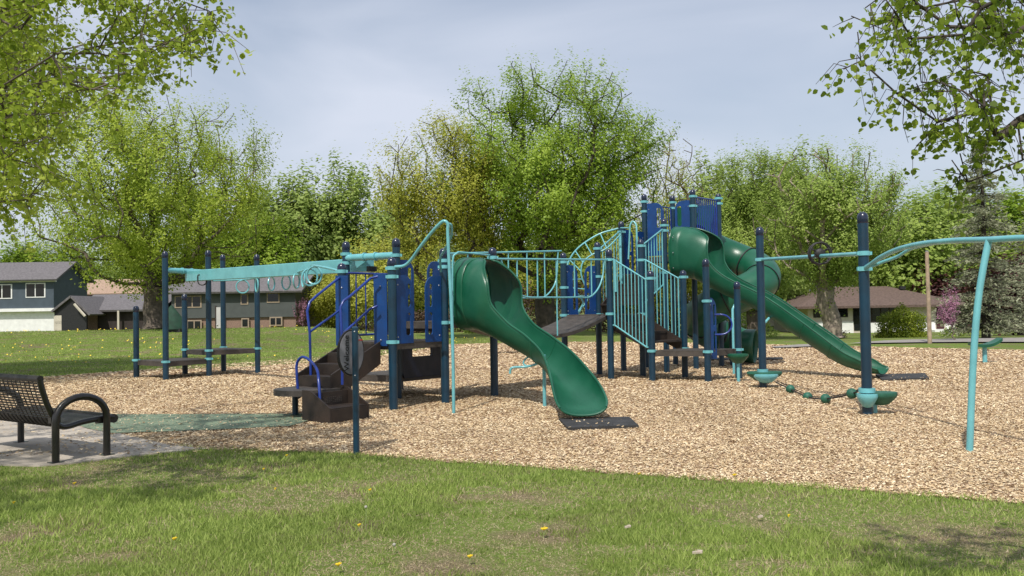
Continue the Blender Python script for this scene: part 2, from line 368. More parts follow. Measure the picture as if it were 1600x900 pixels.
def ramp_island(name, stops, trans=0, rough=.9):
    m = bpy.data.materials.new(name); m.use_nodes = True; t = m.node_tree; b = t.nodes['Principled BSDF']; b.inputs['Roughness'].default_value = rough; b.inputs['Specular IOR Level'].default_value = .15
    g = t.nodes.new('ShaderNodeNewGeometry'); r = t.nodes.new('ShaderNodeValToRGB'); e = r.color_ramp.elements
    e[0].position = stops[0][0]; e[0].color = (*stops[0][1], 1); e[1].position = stops[-1][0]; e[1].color = (*stops[-1][1], 1)
    for p, c in stops[1:-1]: q = e.new(p); q.color = (*c, 1)
    t.links.new(g.outputs['Random Per Island'], r.inputs[0])
    co = t.nodes.new('ShaderNodeTexCoord'); nb = t.nodes.new('ShaderNodeTexNoise'); nb.inputs['Scale'].default_value = .55; nb.inputs['Detail'].default_value = 6; nb.inputs['Roughness'].default_value = .6; t.links.new(co.outputs['Object'], nb.inputs['Vector'])
    r2 = t.nodes.new('ShaderNodeValToRGB'); e = r2.color_ramp.elements; e[0].position = .34; e[0].color = (.86, .84, .82, 1); e[1].position = .6; e[1].color = (1.07, 1.07, 1.08, 1); t.links.new(nb.outputs[0], r2.inputs[0])
    y = t.nodes.new('ShaderNodeMix'); y.data_type = 'RGBA'; y.blend_type = 'MULTIPLY'; y.inputs['Factor'].default_value = 1
    t.links.new(r.outputs[0], y.inputs['A']); t.links.new(r2.outputs[0], y.inputs['B']); t.links.new(y.outputs['Result'], b.inputs['Base Color']); return m
CC = []; CS = []
for (y0, y1, dens, sz) in ((6, 9, 3600, .0105), (9, 12, 2600, .0115), (12, 16, 1500, .0135), (16, 22, 700, .018), (22, 30, 220, .026), (30, 40, 90, .036)):
    A = (y1-y0)*2*(y1*.6+1); n = int(A*dens); x = RNG.uniform(-(y1*.6+1), y1*.6+1, n); y = RNG.uniform(y0, y1, n)
    k = frustum(x, y) & inpoly(x, y, MULCH); x, y = x[k], y[k]; CC.append(np.stack([x, y, RNG.uniform(.009, .02, len(x))], 1)); CS.append(np.full(len(x), sz))
# spill of chips over the concrete and lawn edge
n = 900; x = RNG.uniform(-5.6, -2.2, n); y = RNG.uniform(9.6, 11.3, n); CC.append(np.stack([x, y, np.full(n, .024)], 1)); CS.append(np.full(n, .016))
for (x0_, x1_, y0_, y1_, n_, z_) in ((.55, 1.45, 10.95, 12.0, 45, .049), (7.2, 8.9, 17.0, 18.2, 50, .049), (-7.5, -2.8, 11.3, 13.5, 900, .027)):
    CC.append(np.stack([RNG.uniform(x0_, x1_, n_), RNG.uniform(y0_, y1_, n_), np.full(n_, z_)], 1)); CS.append(np.full(n_, .013))
C = np.concatenate(CC); S = np.concatenate(CS); n = len(C); a = RNG.uniform(0, math.pi*2, n); tl = RNG.normal(0, .2, n); t2 = RNG.normal(0, .26, n)
ln = S*RNG.uniform(.7, 1.6, n); wd = S*RNG.uniform(.3, .65, n)
U = np.stack([np.cos(a)*np.cos(tl), np.sin(a)*np.cos(tl), np.sin(tl)], 1)*ln[:, None]
Vd = np.stack([-np.sin(a)*np.cos(t2), np.cos(a)*np.cos(t2), np.sin(t2)], 1)*wd[:, None]
chipm = ramp_island('loose_wood_chips', [(0, (.20, .13, .075)), (.10, (.42, .29, .155)), (.35, (.56, .42, .25)), (.75, (.70, .56, .355)), (1, (.85, .74, .53))])
tag(quads_object('wood_chips', C, U, Vd, chipm), 'pale tan wood chip mulch covering the whole play area', 'wood chips', kind='stuff')

# near lawn blades
def vnoise(x, y, s, seed):
    r = np.random.default_rng(seed); T = r.random((64, 64)); X = (x*s) % 64; Y = (y*s) % 64; i = X.astype(int); j = Y.astype(int); fx = X-i; fy = Y-j
    fx = fx*fx*(3-2*fx); fy = fy*fy*(3-2*fy); i1 = (i+1) % 64; j1 = (j+1) % 64
    return (T[i, j]*(1-fx)+T[i1, j]*fx)*(1-fy)+(T[i, j1]*(1-fx)+T[i1, j1]*fx)*fy
P3 = []; COLS = []
BL = []
for (y0, y1, dens) in ((4.4, 6, 5600), (6, 8, 3800), (8, 10.2, 2700)):
    A = (y1-y0)*2*(y1*.6+.6); n = int(A*dens); x = RNG.uniform(-(y1*.6+.6), y1*.6+.6, n); y = RNG.uniform(y0, y1, n)
    edge = .07*np.sin(x*7)+.05*np.sin(x*17+1)
    k = frustum(x, y, .5) & ~inpoly(x, y-.06+edge*.6, MULCH) & ~inpoly(x, y+.02+edge*.3, CONC); BL.append(np.stack([x[k], y[k]], 1))
# left lawn beyond the path, coarser
n = 90000; y = 13.6+33*RNG.random(n)**1.3; x = -RNG.uniform(.0, .62, n)*y-1; k = frustum(x, y) & ~inpoly(x, y, MULCH) & ~inpoly(x, y, CONC) & ~inpoly(x, y, GS); BL.append(np.stack([x[k], y[k]], 1))
B = np.concatenate(BL); x, y = B[:, 0], B[:, 1]; n = len(x)
d = .55*vnoise(x+40, y+40, 1.1, 3)+.3*vnoise(x+40, y*1.4+40, 3.7, 4)+.15*vnoise(x+40, y+40, 11, 5)
rightdry = np.clip((x-.2*y)*.05, -.05, .08)
dry = np.clip((d+rightdry-.365)/.15, 0, 1); dry *= np.clip((8.4-(y+.45*x))/1.2, 0, 1)*.9+.1
far = y > 13
h = RNG.uniform(.016, .048, n)*(1-.6*dry); h[far] *= 1.15
lush = vnoise(x+10, y+10, .8, 9); h *= .75+.6*lush
wdt = RNG.uniform(.0022, .0042, n)*np.clip(y/5.5, 1, 4.5)
an = RNG.uniform(0, 2*math.pi, n); ln_ = RNG.normal(0, .5, (n, 2))*h[:, None]
straw = RNG.random(n) < dry*.8+.06
z0 = np.zeros(n)
for i in np.where(far)[0]: z0[i] = tz(x[i], y[i])
v = np.empty((n, 3, 3)); base = np.stack([x, y, z0], 1)
flat = straw & (RNG.random(n) < .7)
hh = np.where(flat, h*.3, h); ln_[flat] *= 3.2
wv = np.stack([np.cos(an)*wdt, np.sin(an)*wdt, np.zeros(n)], 1)
v[:, 0] = base-wv; v[:, 1] = base+wv; v[:, 2] = base+np.stack([ln_[:, 0], ln_[:, 1], hh], 1)
mixv = RNG.random((n, 1)); gc = np.array([[.185, .265, .048]])*(1-mixv)+np.array([[.39, .47, .13]])*mixv; gc *= (.75+.45*lush)[:, None]
sc_ = np.array([[.34, .27, .15]])*(1-mixv)+np.array([[.60, .50, .33]])*mixv
cc = np.where(straw[:, None], sc_, gc); cc = np.concatenate([cc, np.ones((n, 1))], 1)
def bladem():
    m = bpy.data.materials.new('grass_blades'); m.use_nodes = True; t = m.node_tree; b = t.nodes['Principled BSDF']; b.inputs['Roughness'].default_value = .6; b.inputs['Specular IOR Level'].default_value = .25
    a = t.nodes.new('ShaderNodeVertexColor'); a.layer_name = 'tint'; t.links.new(a.outputs[0], b.inputs['Base Color'])
    tr = t.nodes.new('ShaderNodeBsdfTranslucent'); t.links.new(a.outputs[0], tr.inputs[0]); ms = t.nodes.new('ShaderNodeMixShader'); ms.inputs[0].default_value = .35
    t.links.new(b.outputs[0], ms.inputs[1]); t.links.new(tr.outputs[0], ms.inputs[2]); t.links.new(ms.outputs[0], t.nodes['Material Output'].inputs['Surface']); return m
tag(fast('grass', v.reshape(-1, 3), 3, n, bladem(), cc), 'short spring lawn with dry straw patches', 'grass', kind='stuff')

# far dandelions as a scatter nobody could count
n = 550; x = RNG.uniform(-34, -1, n); y = RNG.uniform(27, 47, n)
k = ~inpoly(x, y, MULCH) & (vnoise(x+50, y, .25, 21) > .45); x, y = x[k], y[k]; n = len(x)
z = np.array([tz(a_, b_) for a_, b_ in zip(x, y)])+.09; c = np.stack([x, y, z], 1); s = RNG.uniform(.011, .026, n)
q = quads_object('far_dandelions', c, np.stack([s, 0*s, 0*s], 1), np.stack([0*s, s*.5, s*.7], 1), M['yel'])
tag(q, 'yellow dandelions scattered over the far lawn', 'dandelions', kind='stuff')

# near dandelions: individual flowers
def dandelion(px, py, lab, r=.02, h=.05, seed=False):
    p = G(px, py)
    t = thing('dandelion', (p.x, p.y, 0), lab, 'dandelion', 'dandelions in the near lawn')
    b = MB(); b.tube([p, p+V(.006, 0, h*.6), p+V(.004, .004, h)], .0022, 6); b.build('stem', M['stem'], t)
    b = MB()
    if seed: b.ball(p+V(.004, .004, h+.008), .011)
    else:
        c = p+V(.004, .004, h)
        for k in range(14):
            a = k*2.4; rr = r*(.55+.45*(k % 3)/2); e = V(math.cos(a), math.sin(a), 0)
            b.box(c+e*rr*.55+V(0, 0, .004+.003*(k % 3)), (rr, rr*.35, .004), e)
        b.lathe(c, [(.004, -.006), (r*.5, 0), (r*.45, .008), (.003, .011)], 8)
    b.build('seed_head' if seed else 'flower_head', M['fluff'] if seed else M['yel'], t)
dandelion(411, 742, 'leftmost of the two adjacent yellow dandelions up the near lawn, below the bench end', .012)
dandelion(429, 774, 'tiny yellow dandelion standing alone in mid lawn left of the sign post', .010)
dandelion(447, 720, 'yellow dandelion nearest the mulch edge left of the sign post', .014)
dandelion(577, 776, 'yellow dandelion just right of and below the sign post', .014, .05)
dandelion(560, 833, 'yellow dandelion at the foot of the tall grey seed head', .014, .05)
dandelion(271, 855, 'yellow dandelion low in the lawn below the bench, leftmost of the low ones', .017)
dandelion(527, 897, 'yellow dandelion at the bottom edge of the photo, left of centre', .02)
dandelion(733, 884, 'bright yellow dandelion near the bottom edge just left of centre', .018)
dandelion(849, 842, 'biggest yellow dandelion, in the dry patch near the centre', .026, .06)
dandelion(998, 750, 'yellow dandelion at the mulch edge right of the near slide, left of its twin', .014)
dandelion(1147, 752, 'yellow dandelion clump at the mulch edge below the dark blue overhead post', .02)
dandelion(1232, 818, 'small faded dandelion in the dry grass on the right', .010)
dandelion(115, 765, 'low yellow dandelion in the lawn just below the bench legs', .016)
dandelion(20, 796, 'yellow dandelion at the left edge of the lawn', .012)
dandelion(571, 826, 'tall grey dandelion seed head standing in mid lawn', .02, .14, True)
dandelion(615, 866, 'short grey dandelion seed head low in the lawn left of centre', .02, .05, True)
def scrap(px, py, lab, s=.02, rot=.3):
    p = G(px, py)
    b = MB(); b.box(p+V(0, 0, .035), (s*2, s*.9, .012), V(math.cos(rot), math.sin(rot), .15)); b.box(p+V(s*.5, s*.3, .04), (s, s*.6, .01), V(math.cos(rot+.5), math.sin(rot+.5), -.1))
    tag(b.build('wood_scrap', M['litter']), lab, 'wood scrap', 'pale wood scraps lying on the lawn')
scrap(981, 831, 'pale wood scrap on the lawn right of the biggest dandelion'); scrap(1188, 815, 'small pale wood scrap in the middle of the right lawn', .018, .1); scrap(1090, 872, 'reddish pale wood scrap near the bottom of the lawn', .03, -.3)

# ------------------------------------------------------------ play structure
UH = V(.62, .785, 0).normalized(); VH = V(-.785, .62, 0).normalized()
PS = thing('play_structure', (-.9, 17, 0), 'large blue and green play structure with open slides, a spiral tube slide and overhead beam', 'play structure')
POST = {}
PR = .067
def post(key, x, y, top, clamps=(), parent=PS, r=PR, m='navy'):
    b = MB(); b.tube([V(x, y, -.05), V(x, y, top-.09)], r, 20); p = b.build('post', M[m], parent)
    b = MB(); b.lathe(V(x, y, top-.15), [(r*1.02, 0), (r*1.07, .004), (r*1.07, .085), (r*.97, .11), (r*.72, .138), (r*.35, .15), (.003, .152)], 20); b.build('cap', M['navycap'], p)
    b = MB(); b.ball(V(x, y-.03, top-.001), .008, 6); b.build('rivet', M['steel'], p)
    POST[key] = (x, y, top, p)
    for c in clamps: clamp(key, c)
    return p
def clamp(key, z, h=.055):
    x, y, t, p = POST[key]; b = MB(); r = PR
    b.lathe(V(x, y, z-h/2), [(r+.001, 0), (r+.012, 0), (r+.012, h), (r+.001, h)], 18)
    b.box(V(x+r+.012, y-.01, z), (.045, .035, h*.8)); b.box(V(x-r-.012, y-.01, z), (.03, .03, h*.8))
    b.build('clamp', M['teal'], p)
def PX(k): return V(POST[k][0], POST[k][1], 0)
# left transfer decks
post('A1', -9.04, 21.53, 1.72, (.42,)); post('A2', -7.95, 20.54, 2.95, (.42,)); post('A3', -8.19, 22.4, 2.0, (.62,))
post('A4', -7.32, 21.6, 3.03, (.62, .42)); post('A5', -7.55, 23.4, 3.04, (.62,)); post('A6', -6.39, 22.45, 2.97, (.62,))
# centre unit
post('B1', -2.93, 15.85, 2.74, (2.52, 2.36)); post('B2', -2.70, 14.22, 2.27, (2.14, 1.03)); post('B3', -1.82, 13.59, 2.31, (2.15, 2.02, 1.03))
post('B4', -1.97, 15.3, 2.74, (2.45, 1.03, 1.32)); post('B5', -1.10, 14.49, 2.50, (2.3, 2.2, 1.3)); post('B6', -1.25, 16.25, 2.5, (2.35, 1.32)); post('B7', -.33, 15.54, 2.57, (2.40, 1.3))
# right unit
post('C1', 1.12, 19.4, 2.70, (2.5, 1.95, 1.35)); post('C2', 1.93, 20.1, 2.97, (2.83, 2.2, 1.35)); post('C3', 2.04, 18.73, 2.72, (2.5, 1.37))
post('C4', 2.60, 21.12, 3.53, (3.28, 2.25)); post('C5', 2.81, 19.45, 2.97, (2.83, 2.52, 1.35)); post('C6', 2.81, 18.16, 2.23, (2.08, .61))
post('C7', 3.50, 20.47, 3.51, (3.36, 3.24, 2.28)); post('C8', 3.62, 18.93, 2.26, (2.12, .61)); post('C9', 4.2, 23.2, 4.38, (4.2, 4.05, 2.72))
post('C10', 4.36, 21.40, 4.29, (4.13, 3.9, 2.28, 2.72)); post('C11', 3.30, 22.1, 4.29, (4.1, 3.86, 2.28)); post('C13', 5.18, 22.3, 4.30, (4.18, 4.05, 2.72))
post('C14', 3.84, 17.72, 2.43, (.6, 1.6)); post('C15', 4.62, 18.40, 1.99, (.6,))

def deck(keys, z, th=.09, name='platform', m='deck', grow=0):
    pts = [PX(k) for k in keys]; c = sum(pts, V(0, 0, 0))/len(pts)
    P = [(p+(p-c).normalized()*grow) for p in pts]
    b = MB(); b.prism([(p.x, p.y) for p in P], z-.025, z)
    n = len(P)
    for i in range(n):                       # folded skirt
        a, q = P[i], P[(i+1) % n]; e = (q-a).normalized(); nn = V(e.y, -e.x, 0)
        if nn.dot((a+q)/2-c) < 0: nn = -nn
        b.box((a+q)/2 - nn*.012 + V(0, 0, z-.027-th/2), ((q-a).length-.01, .02, th), e)
    o = b.build(name, M[m], PS, smooth=False); return o
deck(['A1', 'A2', 'A4', 'A3'], .42); deck(['A3', 'A4', 'A6', 'A5'], .62)
deck(['B2', 'B3', 'B5', 'B4'], 1.03); deck(['B4', 'B5', 'B7', 'B6'], 1.32)
# low deck behind the centre unit
POST['B8'] = (-2.15, 17.0, .5, None)
deck(['B1', 'B4', 'B6', 'B8'], .40)
post('B8', -2.15, 17.0, .52)
deck(['C1', 'C3', 'C5', 'C2'], 1.36); deck(['C6', 'C14', 'C15', 'C8'], .62); deck(['C7', 'C10', 'C11', 'C4'], 2.28); deck(['C10', 'C13', 'C9', 'C11'], 2.72)

# plate panels
def rr(x0, z0, x1, z1, r, n=5):
    P = []
    for cx, cz, a0 in ((x1-r, z0+r, -90), (x1-r, z1-r, 0), (x0+r, z1-r, 90), (x0+r, z0+r, 180)):
        for k in range(n+1): a = R_(a0+90*k/n); P.append((cx+r*math.cos(a), cz+r*math.sin(a)))
    return P
def gate_panel(p, q, z0, h=1.12, w_=.32, th=.02, m='blue'):
    """half panel standing next to post p, slots on the side towards q"""
    e = (q-p).normalized(); O = p+e*(PR+.012)+V(0, 0, z0)
    out_ = [(0, 0), (w_, 0)] + [(w_, h-.22)] + [(w_-.2+.2*math.cos(R_(a)), h-.22+.22*math.sin(R_(a))) for a in range(10, 91, 10)] + [(0, h)]
    hs = [rr(w_*.56, .12+.0, w_*.85, h*.45, .04), rr(w_*.56, h*.53, w_*.85, h-.13, .04)]
    b = MB(); b.plate(out_, hs, th, O, e)
    pn = b.build('panel', M[m], PS, smooth=False)
    b = MB()
    for zz in (.1, h-.15):
        b.ball(O+e*.04+V(0, 0, zz)-V(0, th*.5+.004, 0), .012, 6)
    b.build('bolt', M['steel'], pn)
gate_panel(PX('B3'), PX('B5'), 1.0, 1.05, .36); gate_panel(PX('B5'), PX('B3'), 1.0, 1.05, .36)
gate_panel(PX('B6'), PX('B4'), 1.30, 1.08, .34); gate_panel(PX('B4'), PX('B6'), 1.30, 1.08, .34)
gate_panel(PX('C1'), PX('C2'), 1.34, 1.1, .34); gate_panel(PX('C2'), PX('C1'), 1.34, 1.1, .34)
gate_panel(PX('C11'), PX('C10'), 2.75, 1.3, .42); gate_panel(PX('C10'), PX('C11'), 2.75, 1.3, .38)
gate_panel(PX('C4'), PX('C11'), 2.25, 1.1, .5); gate_panel(PX('C11'), PX('C4'), 2.25, 1.1, .4)
gate_panel(PX('C14'), PX('C15'), .45, 1.22, .22)
# stair entry panels, standing at the stair mouth
for k, e in (('B2', -UH), ('B3', -UH)):
    O = PX(k)+V(0, 0, .98)+(-UH)*.06 + (VH*-.07 if k == 'B2' else VH*.19)
    b = MB(); b.box(O+V(0, 0, .54)+(-UH)*.0, (.22, .022, 1.1), -VH if False else UH*.35-VH*.94)
    pn = b.build('panel', M['blue'], PS, smooth=False)
    b = MB(); [b.ball(O+V(0, -.02, z_), .012, 6) for z_ in (.08, .9)]; b.build('bolt', M['steel'], pn)
# climber panel between low deck and centre unit
e = (PX('B6')-PX('B4')).normalized(); O = PX('B4')+e*.12+V(0, 0, .34)
b = MB(); ww = (PX('B6')-PX('B4')).length-.24
b.plate(rr(0, 0, ww, .98, .05), [rr(.22, .66, ww-.22, .80, .03), rr(.22, .36, ww-.22, .50, .03)], .05, O, e); b.build('climbing_panel', M['darknavy'], PS, smooth=False)

# barriers with bars
def fence(p, q, zt0, zt1, zb0, zb1, n, m='teal', r=.017, inset=.11, rb=.011, name='barrier'):
    e = (q-p); L_ = e.length; e = e/L_; a = p+e*inset; c = q-e*inset
    A, Bt = a+V(0, 0, zt0), c+V(0, 0, zt1); A2, B2 = a+V(0, 0, zb0), c+V(0, 0, zb1)
    b = MB(); b.tube([p+e*.07+V(0, 0, zt0), A, Bt, q-e*.07+V(0, 0, zt1)], r, 10); b.tube([p+e*.07+V(0, 0, zb0), A2, B2, q-e*.07+V(0, 0, zb1)], r, 10)
    b.tube([A, A2], r, 10); b.tube([Bt, B2], r, 10); f = b.build(name, M[m], PS)
    for i in range(1, n+1):
        t = i/(n+1); b = MB(); b.tube([A.lerp(Bt, t), A2.lerp(B2, t)], rb, 8); b.build('bar', M[m], f)
fence(PX('C3'), PX('C6'), 2.50, 2.06, 1.13, .68, 8); fence(PX('C5'), PX('C8'), 2.52, 2.10, 1.15, .74, 8)
fence(PX('C5'), PX('C7'), 2.86, 3.26, 1.58, 2.0, 6); fence(PX('C2'), PX('C4'), 2.83, 3.28, 1.55, 2.0, 6)
fence(PX('C10'), PX('C13'), 4.12, 4.12, 2.85, 2.85, 10, 'bluetube', .02, .1, .016)
fence(PX('C11'), PX('C9'), 4.05, 4.05, 2.85, 2.85, 9, 'bluetube', .015, .1, .009)
fence(PX('B2'), PX('B4'), 2.12, 2.12, 1.12, 1.12, 4, 'bluetube', .018, .1, .011)

# treads
def stairs(a0, a1, z0, z1, b0, b1, n, name='stairs'):
    """a0,a1 upper edge; b0,b1 lower edge"""
    b = MB(); e = (a1-a0).normalized(); d = ((b0+b1)/2-(a0+a1)/2); dl = d.length; dn = d.normalized(); W_ = (a1-a0).length-.16; c0 = (a0+a1)/2
    o = None
    for i in range(1, n):
        z = z0+(z1-z0)*i/n; c = c0+dn*(dl*(i-.5)/(n-1) if n > 1 else 0)
        b.box(c+V(0, 0, z-.02), (W_, dl/(n-1)+.04, .04), e); b.box(c-dn*(dl/(n-1)/2)+V(0, 0, z+(z0-z1)/n/2-.02), (W_, .02, (z0-z1)/n), e)
    st = b.build(name, M['step'], PS, smooth=False)
    for s in (-1, 1):
        b = MB(); A = c0+e*s*W_/2; Bq = A+dn*dl
        b.extr([A+V(0, 0, z0+.02), A+V(0, 0, z0-.32), Bq+V(0, 0, z1-.06), Bq+V(0, 0, z1+.2)], e, .03); b.build('stringer', M['step'], st, smooth=False)
    return st
stairs(PX('C3'), PX('C5'), 1.36, .62, PX('C6'), PX('C8'), 4)
stairs(PX('C7'), PX('C4'), 2.28, 1.36, PX('C5'), PX('C2'), 4)

# ---- main entrance: transfer station + stairs
mid = (PX('B2')+PX('B3'))/2
PC = mid - UH*1.26 - VH*.04                         # centre of transfer platform
P4 = [PC+VH*.62+UH*.42, PC+VH*.62-UH*.42]
arc = [PC - UH*.42*math.sin(R_(a)) + VH*(.44*math.cos(R_(a))) for a in range(0, 181, 15)]
poly = [PC+UH*.3-VH*.44, PC+UH*.3+VH*.44]+[p for p in arc]
b = MB(); b.prism([(p.x, p.y) for p in poly], .33, .41); tp = b.build('transfer_platform', M['deck'], PS, smooth=False)
b = MB(); b.tube([PC+VH*.2+V(0, 0, -.05), PC+VH*.2+V(0, 0, .33)], .045, 12); b.build('leg', M['navy'], tp)
# stairs up to the deck (four rises)
st = MB(); w2 = .74; ne = VH
for i, (dz, s0) in enumerate(((.57, 1.08), (.73, .80), (.88, .52))):
    c = mid-UH*(s0-.14-.05)
    st.box(c+V(0, 0, dz-.02), (w2, .29, .035), ne); st.box(c-UH*.145+V(0, 0, dz-.095), (w2, .02, .155), ne)
st.box(mid-UH*.1+V(0, 0, .92), (w2, .02, .16), ne)
so = st.build('stairs', M['step'], PS, smooth=False)
for s in (-1, 1):
    b = MB(); A = mid-UH*.08+ne*s*w2/2; Bq = mid-UH*1.04+ne*s*w2/2
    b.extr([A+V(0, 0, 1.04), A+V(0, 0, .70), Bq+V(0, 0, .22), Bq+V(0, 0, .60)], ne, .03); b.build('stringer', M['step'], so, smooth=False)
# lower box step toward the camera
BC = PC - VH*.66 + UH*.0
b = MB()
b.box(BC-VH*.10+V(0, 0, .185), (.66, .40, .035), UH, VH)            # tread
b.box(BC-VH*.30+V(0, 0, .09), (.66, .025, .19), UH, VH)             # front face
b.box(BC+VH*.10+V(0, 0, .29), (.66, .025, .20), UH, VH)             # riser
bs = b.build('box_step', M['step'], PS, smooth=False)
for s in (-1, 1):
    b = MB(); A = BC+UH*s*.34
    b.extr([A-VH*.32+V(0, 0, 0), A+VH*.26+V(0, 0, .02), A+VH*.26+V(0, 0, .43), A+VH*.1+V(0, 0, .43), A-VH*.32+V(0, 0, .21)], UH, .025); b.build('side_plate', M['step'], bs, smooth=False)
b = MB()
for i in range(12):
    for j in range(4):
        if (i*7+j*5) % 6: b.box(BC+VH*.085+UH*(-.20+.036*i)+V(0, 0, .245+.022*j), (.02, .006, .012), UH, VH)
b.build('embossed_dots', M['deck'], bs, smooth=False)
# blue rails, surveyed
def rail(name, pts, r, m, parent=PS, n=7, sm=True):
    b = MB(); b.tube(smooth_path(pts, n) if sm else pts, r, 12); return b.build(name, M[m], parent)
Yl = PC.y
ppl = PC+VH*.42-UH*.3
l0 = W(466, 616, PC.y-.05); l1 = W(501, 657, BC.y-.15)
rail('grab_rail', [l0, W(464, 590, l0.y), W(464, 568, l0.y), W(472, 558, l0.y-.05), W(484, 563, l0.y-.15), W(495, 577, l1.y+.25), W(498, 595, l1.y+.1), W(500, 630, l1.y), l1], .02, 'bluetube')
lr = mid-UH*1.05+VH*.4; rl = mid-UH*1.05-VH*.4
ya = lr.y; yb = POST['B2'][1]-.1
h1 = rail('handrail', [W(486, 598, ya), W(484, 520, ya), W(480, 486, ya), W(484, 472, ya+.05), W(495, 462, ya+.15), W(530, 434, yb)], .02, 'bluetube', sm=False)
rail('lower_rail', [W(485, 518, ya), W(533, 483, yb)], .018, 'bluetube', h1, sm=False)
ya2 = rl.y; yb2 = POST['B3'][1]-.05
h2 = rail('handrail', [W(535, 601, ya2), W(534, 520, ya2), W(532, 480, ya2), W(537, 470, ya2+.05), W(547, 463, ya2+.12), W(579, 435, yb2-.02), W(590, 432, yb2)], .02, 'bluetube', sm=False)
rail('lower_rail', [W(535, 522, ya2), W(578, 483, yb2), W(590, 478, yb2)], .018, 'bluetube', h2, sm=False)
b = MB(); x, y, t, p = POST['B2']; b.box(V(x-.03, y-PR-.004, 1.37), (.055, .006, .36)); tag(b.build('notice_strip', M['white'], p), 'narrow white notice strip on the stair post')

# ---- fire pole loop
pb = V(-.87, 13.0, 0); yt = 13.0
rail('loop_pole', [pb-V(0, 0, .05), pb+V(-.005, 0, 1.2), W(700, 375, yt), W(700, 353, yt), W(696, 346, yt), W(689, 348, yt+.03), W(672, 366, yt+.15), W(655, 388, yt+.3), W(643, 405, yt+.42), W(632, 415, yt+.5), W(617, 417, 13.55)], .024, 'teal', n=5)
rail('loop_brace', [W(700, 349, yt), W(705, 352, yt+.05), W(706, 362, yt+.12), W(704, 372, yt+.3), W(694, 392, yt+.8), W(688, 404, yt+1.1), W(689, 424, yt+1.4)], .018, 'teal', n=5)
# slide hood rail
rail('hood_rail', [W(707, 517, 14.4), W(707, 408, 14.4), W(709, 399, 14.4), W(716, 394, 14.45), V(POST['B7'][0]-.05, 15.48, 2.44)], .016, 'teal', sm=False)

# ---- overhead beam (track ride)
z_cp = 2.45
cpA = [V(-7.95, 20.54, 2.52), V(-7.32, 21.6, 2.5)]; cpB = [PX('B1')+V(0, 0, 2.45), PX('B4')+V(0, 0, 2.45)]
for q in (cpA, cpB):
    rail('cross_pipe', q, .062, 'teal', sm=False)
    for t in (.38, .6):
        c = q[0].lerp(q[1], t); d = (q[1]-q[0]).normalized(); b = MB(); b.lathe(c-d*.015, [(.064, 0), (.078, 0), (.078, .03), (.064, .03)], 16, d); b.build('pipe_collar', M['teal'], PS)
eA = V(-7.62, 21.1, 2.40); eB = (PX('B1')+PX('B4'))/2+V(0, 0, 2.33)+V(-.05, .25, 0)
dB = (eB-eA).normalized(); sB = dB.cross(V(0, 0, 1)).normalized(); upB = sB.cross(dB)
b = MB(); n2 = []
prof = [(-.07, -.13), (.07, -.13), (.08, -.12), (.08, .11), (.07, .12), (-.07, .12), (-.08, .11), (-.08, -.12)]
vs = []; K = 14
for i in range(K+1):
    c = eA.lerp(eB, i/K)
    for (s_, u_) in prof: vs.append(c+sB*s_+upB*u_)
fs = [(i*8+k, i*8+(k+1) % 8, (i+1)*8+(k+1) % 8, (i+1)*8+k) for i in range(K) for k in range(8)]+[tuple(range(8)), tuple(K*8+k for k in range(8))]
b.add(vs, fs); bm_ = b.build('overhead_beam', M['teal'], PS, ang=25)
b = MB(); b.box(eB+dB*.04-upB*.08, (.10, .16, .09), dB); b.build('end_stop', M['black'], bm_)
tp_ = W(316, 430, 20.6)
b = MB(); hh_ = W(316, 440, 20.5)
b.tube(smooth_path([hh_+V(-.10, 0, .14), hh_+V(-.09, 0, -.03), hh_+V(0, 0, -.08), hh_+V(.09, 0, -.03), hh_+V(.10, 0, .14), hh_+V(0, 0, .16)], 4, True), .014, 8, closed=True); b.build('trolley_handle', M['black'], bm_)
# ring rail
rings = [(491, 15.2), (484, 16.0), (474, 16.8), (463, 17.6), (447, 18.4), (424, 19.2), (401, 20.1), (379, 21.0)]
RZ = 2.17
rp = [PX('B2')+V(0, 0, 2.10), PX('B2')+V(-.12, .2, 2.17)]
for px, Y in rings: q = W(px, 429, Y); rp.append(V(q.x, Y, 2.29))
rp.append(V(-7.25, 21.7, 2.3))
rr_ = rail('ring_rail', rp, .02, 'teal', n=5)
for i, (px, Y) in enumerate(rings):
    q = W(px, 429, Y); c = V(q.x, Y, 2.29-.165); aa = [20, 35, 65, 80, 40, 78, 62, 12][i]*math.pi/180*(1 if i % 2 else -1)
    ex = V(math.cos(aa), math.sin(aa), 0)
    b = MB(); b.tube([c+ex*.145*math.cos(a*math.pi/12)+V(0, 0, .15*math.sin(a*math.pi/12)) for a in range(24)], .017, 8, closed=True); b.build('ring', M['teal'], rr_)

